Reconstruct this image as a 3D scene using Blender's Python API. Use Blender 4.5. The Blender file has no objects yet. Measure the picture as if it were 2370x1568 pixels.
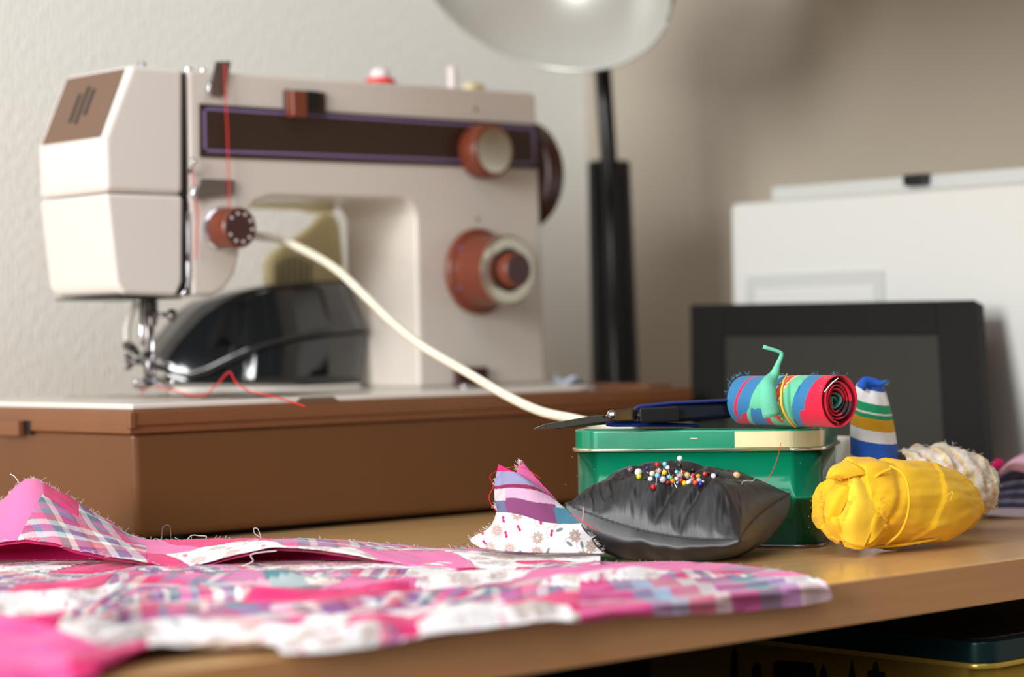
import bpy, bmesh, math, random
import numpy as np
from mathutils import Vector, Matrix, noise
from mathutils.bvhtree import BVHTree
random.seed(5); np.random.seed(5)
PI = math.pi
S = bpy.context.scene
COL = S.collection

# ------------------------------------------------------------------ camera
FPX = 5314.0; CX = 1185.0; CY = 784.0; RS = 0.0185; RC = math.cos(math.asin(RS)); OFF = 6.0
HC = 0.125            # camera height above the desk top
ZT = 0.75             # desk top height
AL = math.radians(47.8)
FW = np.array([math.cos(AL), math.sin(AL), 0.0])
RT = np.array([math.sin(AL), -math.cos(AL), 0.0])
UP = np.array([0.0, 0.0, 1.0])
CAM = np.array([0.0, 0.0, ZT + HC])
cd = bpy.data.cameras.new('camera'); cam = bpy.data.objects.new('camera', cd); COL.objects.link(cam)
cd.sensor_width = 22.3; cd.lens = FPX * 22.3 / 2370.0
pitch = -math.atan(OFF / FPX)
f_ = Vector(FW) * math.cos(pitch) + Vector(UP) * math.sin(pitch)
r_ = Vector(RT); u_ = r_.cross(f_)
ra = math.asin(RS)
r2 = r_ * math.cos(ra) - u_ * math.sin(ra); u2 = u_ * math.cos(ra) + r_ * math.sin(ra)
M = Matrix.Identity(4)
for i, v in enumerate((r2, u2, -f_)):
    for j in range(3): M[j][i] = v[j]
M.translation = Vector(CAM)
cam.matrix_world = M
cd.dof.use_dof = True; cd.dof.focus_distance = 1.295; cd.dof.aperture_fstop = 2.85; cd.clip_start = 0.05
S.camera = cam

# ------------------------------------------------------------------ light
S.view_settings.view_transform = 'Standard'; S.view_settings.look = 'None'
S.view_settings.gamma = 1.0; S.view_settings.use_curve_mapping = False
S.view_settings.exposure = 0.0
w = bpy.data.worlds.new('World'); S.world = w; w.use_nodes = True
w.node_tree.nodes['Background'].inputs[0].default_value = (0.86, 0.93, 1.0, 1)
w.node_tree.nodes['Background'].inputs[1].default_value = 0.185

def area(name, loc, target, sx, sy, power, col):
    l = bpy.data.lights.new(name, 'AREA'); l.shape = 'RECTANGLE'; l.size = sx; l.size_y = sy
    l.energy = power; l.color = col
    o = bpy.data.objects.new(name, l); COL.objects.link(o); o.location = loc
    d = (Vector(target) - Vector(loc)).normalized()
    o.rotation_euler = d.to_track_quat('-Z', 'Y').to_euler()
    return o
area('window_daylight', (-1.75, 0.42, 1.50), (1.15, 1.2, 0.85), 0.8, 1.1, 86.0, (1.0, 0.995, 0.985))
area('ceiling_bounce_fill', (0.45, 0.45, 2.2), (1.05, 1.15, 0.8), 1.3, 1.2, 12.0, (0.94, 0.97, 1.0))  # overhead fill lamp standing in for light bounced off the ceiling

# ------------------------------------------------------------------ pixel rays to points in the room
def ray(x, y):
    dx, dy = x - CX, y - CY
    return FW + RT * ((dx * RC - dy * RS) / FPX) - UP * ((dx * RS + dy * RC + OFF) / FPX)
def PD(x, y, D): return CAM + ray(x, y) * D
def PZ(x, y, z=0.0): r = ray(x, y); return CAM + r * ((z - HC) / r[2])
def PY(x, y, v): r = ray(x, y); return CAM + r * (v / r[1])
def PX(x, y, v): r = ray(x, y); return CAM + r * (v / r[0])
def V3(x, y, z): return np.array([x, y, ZT + z])

# ------------------------------------------------------------------ materials
def lin(c):
    return tuple(((v / 255.0) / 12.92 if v / 255.0 <= 0.04045 else ((v / 255.0 + 0.055) / 1.055) ** 2.4) for v in c[:3])
def mat(name, rgb, rough=0.5, metal=0.0, bump=None, vary=None, coat=0.0, sheen=0.0, spec=None, trans=0.0, attr=False, aniso=0.0):
    """bump=(scale, strength, distance, stretch) ; vary=(scale, amount, rgb2, stretch)"""
    m = bpy.data.materials.new(name); m.use_nodes = True
    nt = m.node_tree; b = nt.nodes['Principled BSDF']; N = nt.nodes.new; L = nt.links.new
    b.inputs['Base Color'].default_value = (*lin(rgb), 1); b.inputs['Roughness'].default_value = rough
    b.inputs['Metallic'].default_value = metal; b.inputs['Coat Weight'].default_value = coat
    b.inputs['Coat Roughness'].default_value = 0.08
    b.inputs['Sheen Weight'].default_value = sheen
    if sheen: b.inputs['Sheen Tint'].default_value = (1, 1, 1, 1)
    if aniso: b.inputs['Anisotropic'].default_value = aniso
    if spec is not None: b.inputs['Specular IOR Level'].default_value = spec
    if trans: b.inputs['Transmission Weight'].default_value = trans
    tc = N('ShaderNodeTexCoord')
    col = None
    if attr:
        a = N('ShaderNodeAttribute'); a.attribute_name = 'print'; col = a.outputs['Color']
    if vary:
        mp = N('ShaderNodeMapping'); L(tc.outputs['Object'], mp.inputs[0]); mp.inputs['Scale'].default_value = vary[3] if len(vary) > 3 else (1, 1, 1)
        n = N('ShaderNodeTexNoise'); n.inputs['Scale'].default_value = vary[0]; n.inputs['Detail'].default_value = 5
        L(mp.outputs[0], n.inputs['Vector'])
        r = N('ShaderNodeValToRGB'); r.color_ramp.elements[0].position = 0.35; r.color_ramp.elements[1].position = 0.7
        L(n.outputs['Fac'], r.inputs[0])
        mx = N('ShaderNodeMix'); mx.data_type = 'RGBA'
        mu = N('ShaderNodeMath'); mu.operation = 'MULTIPLY'; mu.inputs[1].default_value = vary[1]; L(r.outputs[0], mu.inputs[0])
        L(mu.outputs[0], mx.inputs[0]); mx.inputs[6].default_value = (*lin(rgb), 1); mx.inputs[7].default_value = (*lin(vary[2]), 1)
        if col: L(col, mx.inputs[6])
        col = mx.outputs[2]
    if col: L(col, b.inputs['Base Color'])
    if bump:
        mp = N('ShaderNodeMapping'); L(tc.outputs['Object'], mp.inputs[0]); mp.inputs['Scale'].default_value = bump[3] if len(bump) > 3 else (1, 1, 1)
        n = N('ShaderNodeTexNoise'); n.inputs['Scale'].default_value = bump[0]; n.inputs['Detail'].default_value = 3
        L(mp.outputs[0], n.inputs['Vector'])
        bp = N('ShaderNodeBump'); bp.inputs['Strength'].default_value = bump[1]; bp.inputs['Distance'].default_value = bump[2]
        L(n.outputs['Fac'], bp.inputs['Height']); L(bp.outputs[0], b.inputs['Normal'])
    return m

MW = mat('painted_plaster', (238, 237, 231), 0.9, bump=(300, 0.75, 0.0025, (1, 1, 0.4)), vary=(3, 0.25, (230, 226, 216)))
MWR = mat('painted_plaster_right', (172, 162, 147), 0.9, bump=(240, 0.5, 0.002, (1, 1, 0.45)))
M_CREAM = mat('cream_enamel', (214, 205, 194), 0.32, coat=0.25)
M_CREAM2 = mat('cream_white_enamel', (222, 216, 208), 0.3, coat=0.3)
M_BROWNP = mat('brown_plastic_panel', (112, 84, 66), 0.4)
M_BAND = mat('dark_brown_band', (52, 33, 22), 0.3)
M_LILAC = mat('lilac_line', (132, 112, 158), 0.35)
M_DIAL = mat('red_brown_plastic', (118, 56, 36), 0.33)
M_DIALD = mat('dark_red_brown_plastic', (66, 34, 32), 0.35)
M_STEEL = mat('brushed_steel', (200, 195, 180), 0.28, 1.0, bump=(90, 0.25, 0.0004))
M_CHROME = mat('chrome', (220, 220, 225), 0.1, 1.0)
M_DCHROME = mat('dark_steel', (135, 130, 130), 0.25, 1.0)
M_SILVER = mat('silver_lacquer', (225, 228, 224), 0.33, 0.4)
M_BLACK = mat('black_plastic', (14, 14, 15), 0.35)
M_GLOSS = mat('glossy_black', (10, 11, 12), 0.08, coat=0.6)
M_BLACKS = mat('satin_black_metal', (30, 29, 32), 0.42)
M_CASE = mat('brown_case_plastic', (106, 67, 35), 0.45, bump=(1300, 0.35, 0.0004), vary=(16, 0.3, (98, 62, 32)))
M_CASE2 = mat('brown_case_trim', (124, 78, 46), 0.4, vary=(30, 0.3, (110, 66, 38)))
M_BEIGE = mat('yellowed_cream_plastic', (236, 224, 176), 0.5)
M_CORD = mat('cream_cord', (228, 222, 200), 0.45)
M_PRN = mat('light_grey_plastic', (222, 224, 220), 0.5, bump=(900, 0.15, 0.0003))
M_PRN2 = mat('grey_plastic', (204, 208, 204), 0.5)
M_SCREEN = mat('dark_grey_panel', (48, 48, 43), 0.5, spec=0.3)
M_FRAME = mat('black_frame_plastic', (10, 10, 11), 0.6, spec=0.3)
M_WOOD = mat('beech_laminate', (216, 174, 120), 0.27, vary=(14, 0.5, (200, 154, 98), (0.35, 6, 6)), coat=0.25)
M_WEDGE = mat('beech_edge_band', (208, 152, 100), 0.4, vary=(22, 0.5, (190, 134, 84), (0.3, 7, 7)), bump=(60, 0.2, 0.0004, (0.2, 6, 6)))
M_DARKW = mat('dark_shelf_wood', (120, 82, 44), 0.5, vary=(14, 0.5, (84, 56, 30), (6, 0.5, 6)))
M_PIT = mat('shade_black', (22, 17, 13), 0.7)  # near-black colour carries the shade under the desk; motor slots share it
M_GREEN = mat('green_tin_paint', (0, 138, 98), 0.22, 0.15, vary=(26, 0.22, (50, 150, 118)), coat=0.5, bump=(60, 0.08, 0.0006))
M_GREENTOP = mat('green_tin_top', (10, 80, 52), 0.16, 0.5, vary=(60, 0.7, (8, 36, 30)), coat=0.6)
M_GOLD = mat('pale_gold_foil', (206, 196, 150), 0.3, 0.55, vary=(90, 0.3, (186, 176, 134)))
M_RIM = mat('bright_tin_rim', (235, 228, 205), 0.2, 0.9)
M_GOLD2 = mat('gold_tin', (200, 170, 76), 0.24, 0.65)
M_PRINTK = mat('dark_skyline_ink', (12, 10, 8), 0.5)
M_TEAL = mat('dark_teal_lid', (22, 50, 52), 0.25, 0.6)
M_BLACKLID = mat('black_lid_top', (14, 11, 10), 0.3, vary=(40, 0.4, (36, 28, 26)))
M_BLUE = mat('blue_rubber', (18, 38, 110), 0.45)
M_NAVY = mat('dark_navy_rubber', (24, 28, 42), 0.33)
M_GRIP = mat('black_grip', (20, 20, 24), 0.55)
M_BLADE = mat('steel_blade', (170, 160, 145), 0.22, 1.0)
M_PIN = mat('pin_steel', (205, 200, 195), 0.2, 1.0)
M_SATIN = mat('black_satin', (13, 12, 16), 0.46, sheen=0.06, bump=(2600, 0.3, 0.0002, (1, 1, 0.4)), spec=0.7)
M_CLOTH = mat('printed_cotton', (200, 200, 200), 0.9, attr=True, bump=(1500, 0.5, 0.0004), sheen=0.15)
M_HOT = mat('hot_pink_cotton', (226, 18, 112), 0.9, bump=(1200, 0.4, 0.0004), sheen=0.1)
M_PINK = mat('pink_cotton', (238, 112, 176), 0.9, bump=(1200, 0.4, 0.0004), sheen=0.1)
M_YEL = mat('yellow_cotton', (250, 196, 20), 0.85, bump=(1500, 0.5, 0.0004), vary=(40, 0.25, (240, 178, 10)), sheen=0.1)
M_YEL2 = mat('light_yellow_cotton', (255, 208, 50), 0.85, bump=(1500, 0.5, 0.0004), sheen=0.1)
M_WHITE = mat('white_cotton', (232, 228, 218), 0.9, bump=(1000, 0.4, 0.0004))
M_FRAYW = mat('white_threads', (238, 228, 226), 0.8)
M_REDT = mat('red_thread', (224, 30, 36), 0.6)
M_MINT = mat('mint_cotton', (110, 205, 170), 0.85, bump=(1500, 0.5, 0.0004))
M_YT = mat('yellow_threads', (248, 205, 70), 0.8)
M_BLUET = mat('blue_threads', (90, 165, 205), 0.8)
M_BAG = mat('clear_plastic_film', (205, 215, 232), 0.15, trans=0.35)

# ------------------------------------------------------------------ mesh helpers
def root(name, loc, label, cat, group=None):
    o = bpy.data.objects.new(name, None); COL.objects.link(o); o.location = loc; o.empty_display_size = 0.02
    o['label'] = label; o['category'] = cat
    if group: o['group'] = group
    return o
def tag(o, label=None, cat=None, group=None, kind=None):
    if label: o['label'] = label
    if cat: o['category'] = cat
    if group: o['group'] = group
    if kind: o['kind'] = kind
    return o
def wloc(o):
    l = Vector(o.location)
    while o.parent: o = o.parent; l = l + Vector(o.location)
    return l
def link(name, me, m, parent=None, smooth=False, org=None):
    """vertices of me are in room coordinates; origin moves to org (or parent's)"""
    o = bpy.data.objects.new(name, me); COL.objects.link(o)
    if m: me.materials.append(m)
    base = wloc(parent) if parent else Vector((0, 0, 0))
    og = Vector(org) if org is not None else base
    me.transform(Matrix.Translation(-og))
    if parent: o.parent = parent
    o.location = og - base
    if smooth:
        me.polygons.foreach_set('use_smooth', [True] * len(me.polygons))
    return o
def mesh(verts, faces, name='m'):
    me = bpy.data.meshes.new(name); me.from_pydata([tuple(map(float, v)) for v in verts], [], faces); me.update(); return me
def bm_mesh(bm, name='m'):
    bmesh.ops.recalc_face_normals(bm, faces=bm.faces)
    me = bpy.data.meshes.new(name); bm.to_mesh(me); bm.free(); return me
def grid(P, closeu=False, closev=False):
    P = np.asarray(P, float); n, m = P.shape[:2]
    i = np.arange(n if closeu else n - 1); j = np.arange(m if closev else m - 1)
    I, J = np.meshgrid(i, j, indexing='ij'); I2 = (I + 1) % n; J2 = (J + 1) % m
    fc = np.stack([I * m + J, I2 * m + J, I2 * m + J2, I * m + J2], -1).reshape(-1, 4)
    me = bpy.data.meshes.new('grid'); me.vertices.add(n * m); me.vertices.foreach_set('co', P.reshape(-1))
    me.loops.add(len(fc) * 4); me.polygons.add(len(fc))
    me.loops.foreach_set('vertex_index', fc.reshape(-1).astype(np.int32))
    me.polygons.foreach_set('loop_start', np.arange(0, len(fc) * 4, 4, dtype=np.int32))
    me.update(calc_edges=True); me.validate(); return me
def paint(me, C):
    a = me.color_attributes.new('print', 'FLOAT_COLOR', 'POINT')
    C = np.asarray(C, float).reshape(-1, 3); a.data.foreach_set('color', np.concatenate([C, np.ones((len(C), 1))], 1).reshape(-1))
def solid(o, t, off=0.0):
    s = o.modifiers.new('thickness', 'SOLIDIFY'); s.thickness = t; s.offset = off; return o
def bev(o, wd, seg=3, ang=30):
    b = o.modifiers.new('bevel', 'BEVEL'); b.width = wd; b.segments = seg; b.limit_method = 'ANGLE'; b.angle_limit = math.radians(ang)
    o.data.polygons.foreach_set('use_smooth', [True] * len(o.data.polygons))
    wn = o.modifiers.new('wn', 'WEIGHTED_NORMAL'); wn.keep_sharp = True
    return o
def box(name, lo, hi, m, parent=None, bevel=0.0, seg=3):
    x0, y0, z0 = lo; x1, y1, z1 = hi
    v = [(x, y, z) for x in (x0, x1) for y in (y0, y1) for z in (z0, z1)]
    f = [(0, 1, 3, 2), (4, 6, 7, 5), (0, 4, 5, 1), (2, 3, 7, 6), (0, 2, 6, 4), (1, 5, 7, 3)]
    o = link(name, mesh(v, f), m, parent, org=None if parent else ((x0 + x1) / 2, (y0 + y1) / 2, z0))
    if bevel: bev(o, bevel, seg)
    return o
def prism(name, pts, d, m, parent=None, bevel=0.0, seg=3, org=None):
    """pts: 3D polygon; extruded by vector d"""
    pts = [np.array(p, float) for p in pts]; d = np.array(d, float); n = len(pts)
    v = pts + [p + d for p in pts]
    f = [tuple(range(n)), tuple(range(2 * n - 1, n - 1, -1))] + [(i, i + n, (i + 1) % n + n, (i + 1) % n) for i in range(n)]
    bm = bmesh.new(); vs = [bm.verts.new(tuple(p)) for p in v]
    for q in f: bm.faces.new([vs[k] for k in q])
    o = link(name, bm_mesh(bm), m, parent, org=org)
    if bevel: bev(o, bevel, seg)
    return o
def smooth_path(pts, n, closed=False):
    P = np.array(pts, float); k = len(P); out = []
    def g(i): return P[i % k] if closed else (P[i] if 0 <= i < k else (2 * P[0] - P[1] if i < 0 else 2 * P[-1] - P[-2]))
    segs = k if closed else k - 1
    for q in range(n):
        t = q / n * segs if closed else q / (n - 1) * segs
        i = min(int(t), segs - 1); u = t - i
        a, b, c_, d = g(i - 1), g(i), g(i + 1), g(i + 2)
        out.append(0.5 * ((2 * b) + (-a + c_) * u + (2 * a - 5 * b + 4 * c_ - d) * u * u + (-a + 3 * b - 3 * c_ + d) * u ** 3))
    return np.array(out)
def tube_arrays(path, r, sides=8, base=0):
    P = np.array(path, float); n = len(P); T = np.gradient(P, axis=0); T /= np.linalg.norm(T, axis=1)[:, None] + 1e-12
    up = np.array([0.3, 0.2, 0.93]); A = np.cross(T, up); A /= np.linalg.norm(A, axis=1)[:, None] + 1e-12; B = np.cross(T, A)
    rr = np.full(n, r) if np.isscalar(r) else np.array(r)
    th = np.arange(sides) * 2 * PI / sides
    V = P[:, None, :] + rr[:, None, None] * (A[:, None, :] * np.cos(th)[None, :, None] + B[:, None, :] * np.sin(th)[None, :, None])
    f = [(base + i * sides + j, base + i * sides + (j + 1) % sides, base + (i + 1) * sides + (j + 1) % sides, base + (i + 1) * sides + j) for i in range(n - 1) for j in range(sides)]
    f += [tuple(base + j for j in range(sides))[::-1], tuple(base + (n - 1) * sides + j for j in range(sides))]
    return V.reshape(-1, 3), f
def tube(name, path, r, m, parent=None, sides=10, org=None):
    V, f = tube_arrays(path, r, sides); return link(name, mesh(V, f), m, parent, True, org=org)
def tubes(name, paths, r, m, parent=None, sides=4, org=None):
    vs = []; fs = []; b = 0
    for p in paths:
        V, f = tube_arrays(p, r, sides, b); vs.append(V); fs += f; b += len(V)
    return link(name, mesh(np.concatenate(vs), fs), m, parent, True, org=org)
def lathe(name, c, axis, prof, m, parent=None, sides=40, bevel=0.0):
    """prof: list of (distance along axis, radius)"""
    c = np.array(c, float); a = np.array(axis, float); a /= np.linalg.norm(a)
    t = np.array([0, 0, 1.0]) if abs(a[2]) < 0.9 else np.array([1.0, 0, 0]); A = np.cross(a, t); A /= np.linalg.norm(A); B = np.cross(a, A)
    V = []; th = np.arange(sides) * 2 * PI / sides
    for d, r in prof:
        for q in th: V.append(c + a * d + (A * math.cos(q) + B * math.sin(q)) * r)
    n = len(prof)
    f = [(i * sides + j, i * sides + (j + 1) % sides, (i + 1) * sides + (j + 1) % sides, (i + 1) * sides + j) for i in range(n - 1) for j in range(sides)]
    f += [tuple(range(sides))[::-1], tuple((n - 1) * sides + j for j in range(sides))]
    bm = bmesh.new(); me0 = mesh(V, f); bm.from_mesh(me0); bpy.data.meshes.remove(me0)
    o = link(name, bm_mesh(bm), m, parent)
    o.data.polygons.foreach_set('use_smooth', [True] * len(o.data.polygons))
    e = o.modifiers.new('split', 'EDGE_SPLIT'); e.split_angle = math.radians(35)
    return o
def fbm(P, scale, seed=0.0, octv=3):
    P = np.asarray(P, float).reshape(-1, 3); return np.array([noise.fractal(Vector((p[0] * scale + seed, p[1] * scale, p[2] * scale)), 1.0, 2.0, octv) for p in P])

# ------------------------------------------------------------------ the room
YW, XW, YE = 1.60, 1.5535, 0.733
def struct(o): o['kind'] = 'structure'; return o
struct(box('wall_back', (-1.2, YW, 0.0), (XW + 0.1, YW + 0.1, 2.4), MW))
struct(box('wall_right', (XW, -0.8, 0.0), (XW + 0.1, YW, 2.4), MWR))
struct(box('shade_shelf_1', (1.02, 0.50, ZT + 0.430), (XW, 1.30, ZT + 0.450), M_WOOD, None, 0.001, 2))  # unseen wooden shelf added to shade the upper right wall
struct(box('floor', (-1.2, -0.8, -0.05), (XW + 0.1, YW + 0.1, 0.0), M_DARKW))

# ------------------------------------------------------------------ desk
desk = root('desk', (0.85, 1.1, 0), 'long beech wood desk carrying the sewing machine', 'desk')
box('desk_top', (0.05, YE + 0.0008, ZT - 0.0215), (XW - 0.004, YW - 0.003, ZT), M_WOOD, desk, 0.0006, 2)
box('edge_band', (0.05, YE - 0.0006, ZT - 0.0215), (XW - 0.004, YE + 0.0008, ZT - 0.0003), M_WEDGE, desk)
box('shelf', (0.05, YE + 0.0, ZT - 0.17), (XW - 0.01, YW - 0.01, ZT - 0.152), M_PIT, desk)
box('shade_panel', (0.05, 1.30, ZT - 0.152), (XW - 0.01, 1.312, ZT - 0.0215), M_PIT, desk)  # unseen back and sides added to keep the under-desk space dark
box('side_panel', (0.05, YE + 0.005, 0), (0.068, YW - 0.02, ZT - 0.0215), M_DARKW, desk)
box('side_panel', (XW - 0.03, YE + 0.005, 0), (XW - 0.012, YW - 0.02, ZT - 0.0215), M_DARKW, desk)
# wooden rail beneath the top, right
ra0 = PD(2120, 1421, 1.42); ra1 = PD(2420, 1404, 1.36)
prism('rail', [ra0, ra1, ra1 - UP * 0.010, ra0 - UP * 0.006], FW * 0.02, M_WOOD, desk)

# gold tin under the desk
tc0 = PD(2290, 1497, 1.22)
def rrect(x0, x1, y0, y1, r, z, n=8):
    out = []
    for (cx_, cy_, a0) in ((x1 - r, y0 + r, -90), (x1 - r, y1 - r, 0), (x0 + r, y1 - r, 90), (x0 + r, y0 + r, 180)):
        for k in range(n + 1):
            a = math.radians(a0 + 90 * k / n); out.append((cx_ + r * math.cos(a), cy_ + r * math.sin(a), z))
    return out
def rbox(name, x0, x1, y0, y1, z0, z1, r, m, parent, rot=None, c=None, bevel=0.0):
    pts = [np.array(p) for p in rrect(x0, x1, y0, y1, r, z0)]
    d = np.array([0, 0, z1 - z0])
    if rot is not None: pts = [np.array([c[0], c[1], 0]) + np.array([rot @ p[:2]][0].tolist() + [p[2]]) for p in pts]
    o = prism(name, pts, d, m, parent)
    o.data.polygons.foreach_set('use_smooth', [True] * len(o.data.polygons))
    if bevel: 
        b = o.modifiers.new('bevel', 'BEVEL'); b.width = bevel; b.segments = 3; b.limit_method = 'ANGLE'; b.angle_limit = math.radians(50)
    e = o.modifiers.new('wn', 'WEIGHTED_NORMAL')
    return o
gx, gy, gz = tc0[0] - 0.004, tc0[1] - 0.001, tc0[2]
SH = ZT - 0.152
gt = root('gold_tin', (gx + 0.1, gy + 0.12, SH), 'gold tin with dark lid on the shelf under the desk', 'tin')
rbox('tin_body', gx, gx + 0.20, gy + 0.001, gy + 0.26, SH, gz - 0.0115, 0.012, M_GOLD2, gt)
rbox('lid_rim', gx - 0.0012, gx + 0.2012, gy - 0.0002, gy + 0.2612, gz - 0.0125, gz - 0.0095, 0.013, M_GOLD2, gt, bevel=0.001)
rbox('lid', gx - 0.0006, gx + 0.2006, gy + 0.0004, gy + 0.2606, gz - 0.0096, gz + 0.002, 0.0125, M_TEAL, gt, bevel=0.0012)
rbox('lid_panel', gx + 0.008, gx + 0.192, gy + 0.009, gy + 0.252, gz + 0.0018, gz + 0.0028, 0.01, M_BLACKLID, gt, bevel=0.0005)
# skyline print on the long side: flat silhouettes
def sky_poly(pts):
    return [PX(a, b, gx - 0.0003) for a, b in pts]
sil = [[(1790, 1568), (1790, 1535), (1800, 1529), (1880, 1535), (1886, 1545), (1890, 1620), (1790, 1620)],
       [(1896, 1568), (1899, 1552), (1906, 1536), (1912, 1552), (1915, 1568), (1915, 1620), (1896, 1620)],
       [(1963, 1620), (1966, 1556), (1972, 1521), (1978, 1556), (1982, 1620)],
       [(2008, 1620), (2008, 1554), (2018, 1552), (2022, 1536), (2027, 1530), (2033, 1537), (2035, 1556), (2048, 1557), (2050, 1620)],
       [(1740, 1620), (1742, 1545), (1750, 1535), (1760, 1540), (1764, 1620)],
       [(1690, 1620), (1694, 1510), (1700, 1496), (1706, 1512), (1708, 1620)]]
bm = bmesh.new()
for s_ in sil:
    vs = [bm.verts.new(tuple(p)) for p in sky_poly([(a, min(b, 1575)) for a, b in s_])]; bm.faces.new(vs)
link('skyline_print', bm_mesh(bm), M_PRINTK, gt)
stars = []
for (a, b) in ((1715, 1509), (1770, 1514), (1926, 1541), (1962, 1550), (2005, 1538), (2136, 1553), (2200, 1562), (2102, 1567)):
    p = PX(a, b, gx - 0.0004); stars.append([p + np.array([0, -0.0004, 0]), p + np.array([0, 0.0004, 0])])
for s_ in stars: tube('star_print', s_, 0.0002, M_GOLD2, gt, 4)

# ------------------------------------------------------------------ carrying case base
XB, YB = 0.7705, 1.1985
ZL = 0.0836
case = root('carrying_case', (1.0, 1.33, ZT), 'brown plastic carrying case base holding the sewing machine', 'case')
XR = 1.272; YBK = 1.452
def ring(x0, x1, y0, y1, z): return [V3(x0, y0, z), V3(x1, y0, z), V3(x1, y1, z), V3(x0, y1, z)]
def loft(name, rings, m, parent, bevel=0.0, seg=3):
    n = len(rings[0]); v = [p for r in rings for p in r]; f = [tuple(range(n))[::-1], tuple((len(rings) - 1) * n + j for j in range(n))]
    for k in range(len(rings) - 1):
        f += [(k * n + j, k * n + (j + 1) % n, (k + 1) * n + (j + 1) % n, (k + 1) * n + j) for j in range(n)]
    bm = bmesh.new(); me0 = mesh(v, f); bm.from_mesh(me0); o = link(name, bm_mesh(bm), m, parent)
    if bevel: bev(o, bevel, seg)
    return o
loft('case_body', [ring(XB + 0.008, XR - 0.006, YB + 0.008, YBK - 0.006, 0.004), ring(XB + 0.003, XR - 0.002, YB + 0.003, YBK - 0.002, 0.0705)], M_CASE, case, 0.005, 4)
box('foot', (XB + 0.02, YB + 0.02, ZT), (XB + 0.05, YB + 0.05, ZT + 0.0045), M_BLACK, case)
box('foot', (XR - 0.05, YB + 0.02, ZT), (XR - 0.02, YB + 0.05, ZT + 0.0045), M_BLACK, case)
box('foot', (XB + 0.02, YBK - 0.05, ZT), (XB + 0.05, YBK - 0.02, ZT + 0.0045), M_BLACK, case)
box('foot', (XR - 0.05, YBK - 0.05, ZT), (XR - 0.02, YBK - 0.02, ZT + 0.0045), M_BLACK, case)
loft('ledge', [ring(XB + 0.0, XR, YB + 0.0015, YBK, 0.0688), ring(XB + 0.0, XR, YB + 0.0015, YBK, 0.0755)], M_CASE2, case, 0.0012, 2)
loft('lip', [ring(XB - 0.0002, XR, YB, YBK, 0.0735), ring(XB + 0.001, XR, YB + 0.0005, YBK, ZL)], M_CASE2, case, 0.0018, 3)
# corner notch and latch on the side
box('corner_tab', (XB - 0.0012, YB - 0.0008, ZT + 0.0722), (XB + 0.0035, YB + 0.004, ZT + 0.0826), M_CASE2, case, 0.001, 2)
la = PX(55, 995, XB)
box('latch', (XB - 0.0045, la[1], ZT + 0.0655), (XB + 0.001, la[1] + 0.034, ZT + 0.0755), M_CASE2, case, 0.0008, 2)
box('latch_gap', (XB - 0.0003, la[1] - 0.009, ZT + 0.0668), (XB + 0.0012, la[1], ZT + 0.0757), M_BLACK, case)
box('back_compartment', (1.243, YB + 0.02, ZT + ZL - 0.001), (XR - 0.002, YBK - 0.01, ZT + ZL + 0.0028), M_CASE2, case, 0.0015, 2)

# ------------------------------------------------------------------ sewing machine
YM = 1.3102; YMB = 1.396
sm = root('sewing_machine', (1.03, 1.35, ZT + ZL), 'cream and brown vintage sewing machine set into the brown case', 'sewing machine')
def m2(x, y, yy=YM): return PY(x, y, yy)
# bed plate
bedp = [V3(XB + 0.002, YB + 0.0015, ZL), V3(1.150, YB + 0.0015, ZL), V3(1.168, YB + 0.006, ZL), V3(1.236, 1.290, ZL), V3(1.240, 1.44, ZL), V3(XB + 0.002, 1.44, ZL)]
prism('bed', bedp, (0, 0, 0.0040), M_CREAM2, sm, 0.0015, 3)
ZB = ZL + 0.0040
# body: arm + pillar as one casting
XP0, XP1 = 1.094, 1.2205
prof = [(0.8935, 0.3118), (XP1 - 0.0025, 0.3140), (XP1, 0.2545), (XP1 + 0.003, ZB), (XP0, ZB), (XP0, 0.213)]
for k in range(1, 7):
    a = PI / 2 * k / 7; prof.append((XP0 - 0.014 + 0.014 * math.cos(a), 0.213 + 0.014 * math.sin(a)))
prof += [(XP0 - 0.018, 0.2275), (0.962, 0.2262), (0.948, 0.2215), (0.9405, 0.2125), (0.9365, 0.198), (0.9345, 0.186), (0.930, 0.172), (0.921, 0.161), (0.910, 0.1565), (0.8935, 0.156)]
body = prism('body', [V3(x, YM, z) for x, z in prof], (0, YMB - YM, 0), M_CREAM, sm, 0.0035, 4)
# top cap slightly different angle
# head covers
h_up = [(0.8470, 0.3120), (0.8245, 0.2614), (0.8250, 0.2255), (0.8868, 0.2255), (0.8890, 0.3120)]
h_lo = [(0.8250, 0.2250), (0.8315, 0.1650), (0.8370, 0.1573), (0.8800, 0.1562), (0.8850, 0.166), (0.8868, 0.2250)]
prism('upper_face_cover', [V3(x, YM - 0.002, z) for x, z in h_up], (0, 0.086, 0), M_CREAM2, sm, 0.0045, 4)
prism('lower_face_cover', [V3(x, YM - 0.002, z) for x, z in h_lo], (0, 0.086, 0), M_CREAM2, sm, 0.0035, 4)
prism('gap_plate', [V3(0.8845, YM + 0.003, 0.1575), V3(0.8940, YM + 0.003, 0.1575), V3(0.8940, YM + 0.003, 0.3095), V3(0.8875, YM + 0.003, 0.3095)], (0, 0.08, 0), M_BLACK, sm)
tube('edge_trim', [V3(0.8915, YM + 0.001, 0.214), V3(0.8915, YM + 0.001, 0.17), V3(0.8895, YM + 0.001, 0.161), V3(0.885, YM + 0.001, 0.1572)], 0.0012, M_CHROME, sm)
prism('underside_plate', [V3(0.834, YM + 0.002, 0.1562), V3(0.886, YM + 0.002, 0.1556), V3(0.886, YM + 0.002, 0.1545), V3(0.834, YM + 0.002, 0.1552)], (0, 0.078, 0), M_BLACK, sm)
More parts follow.
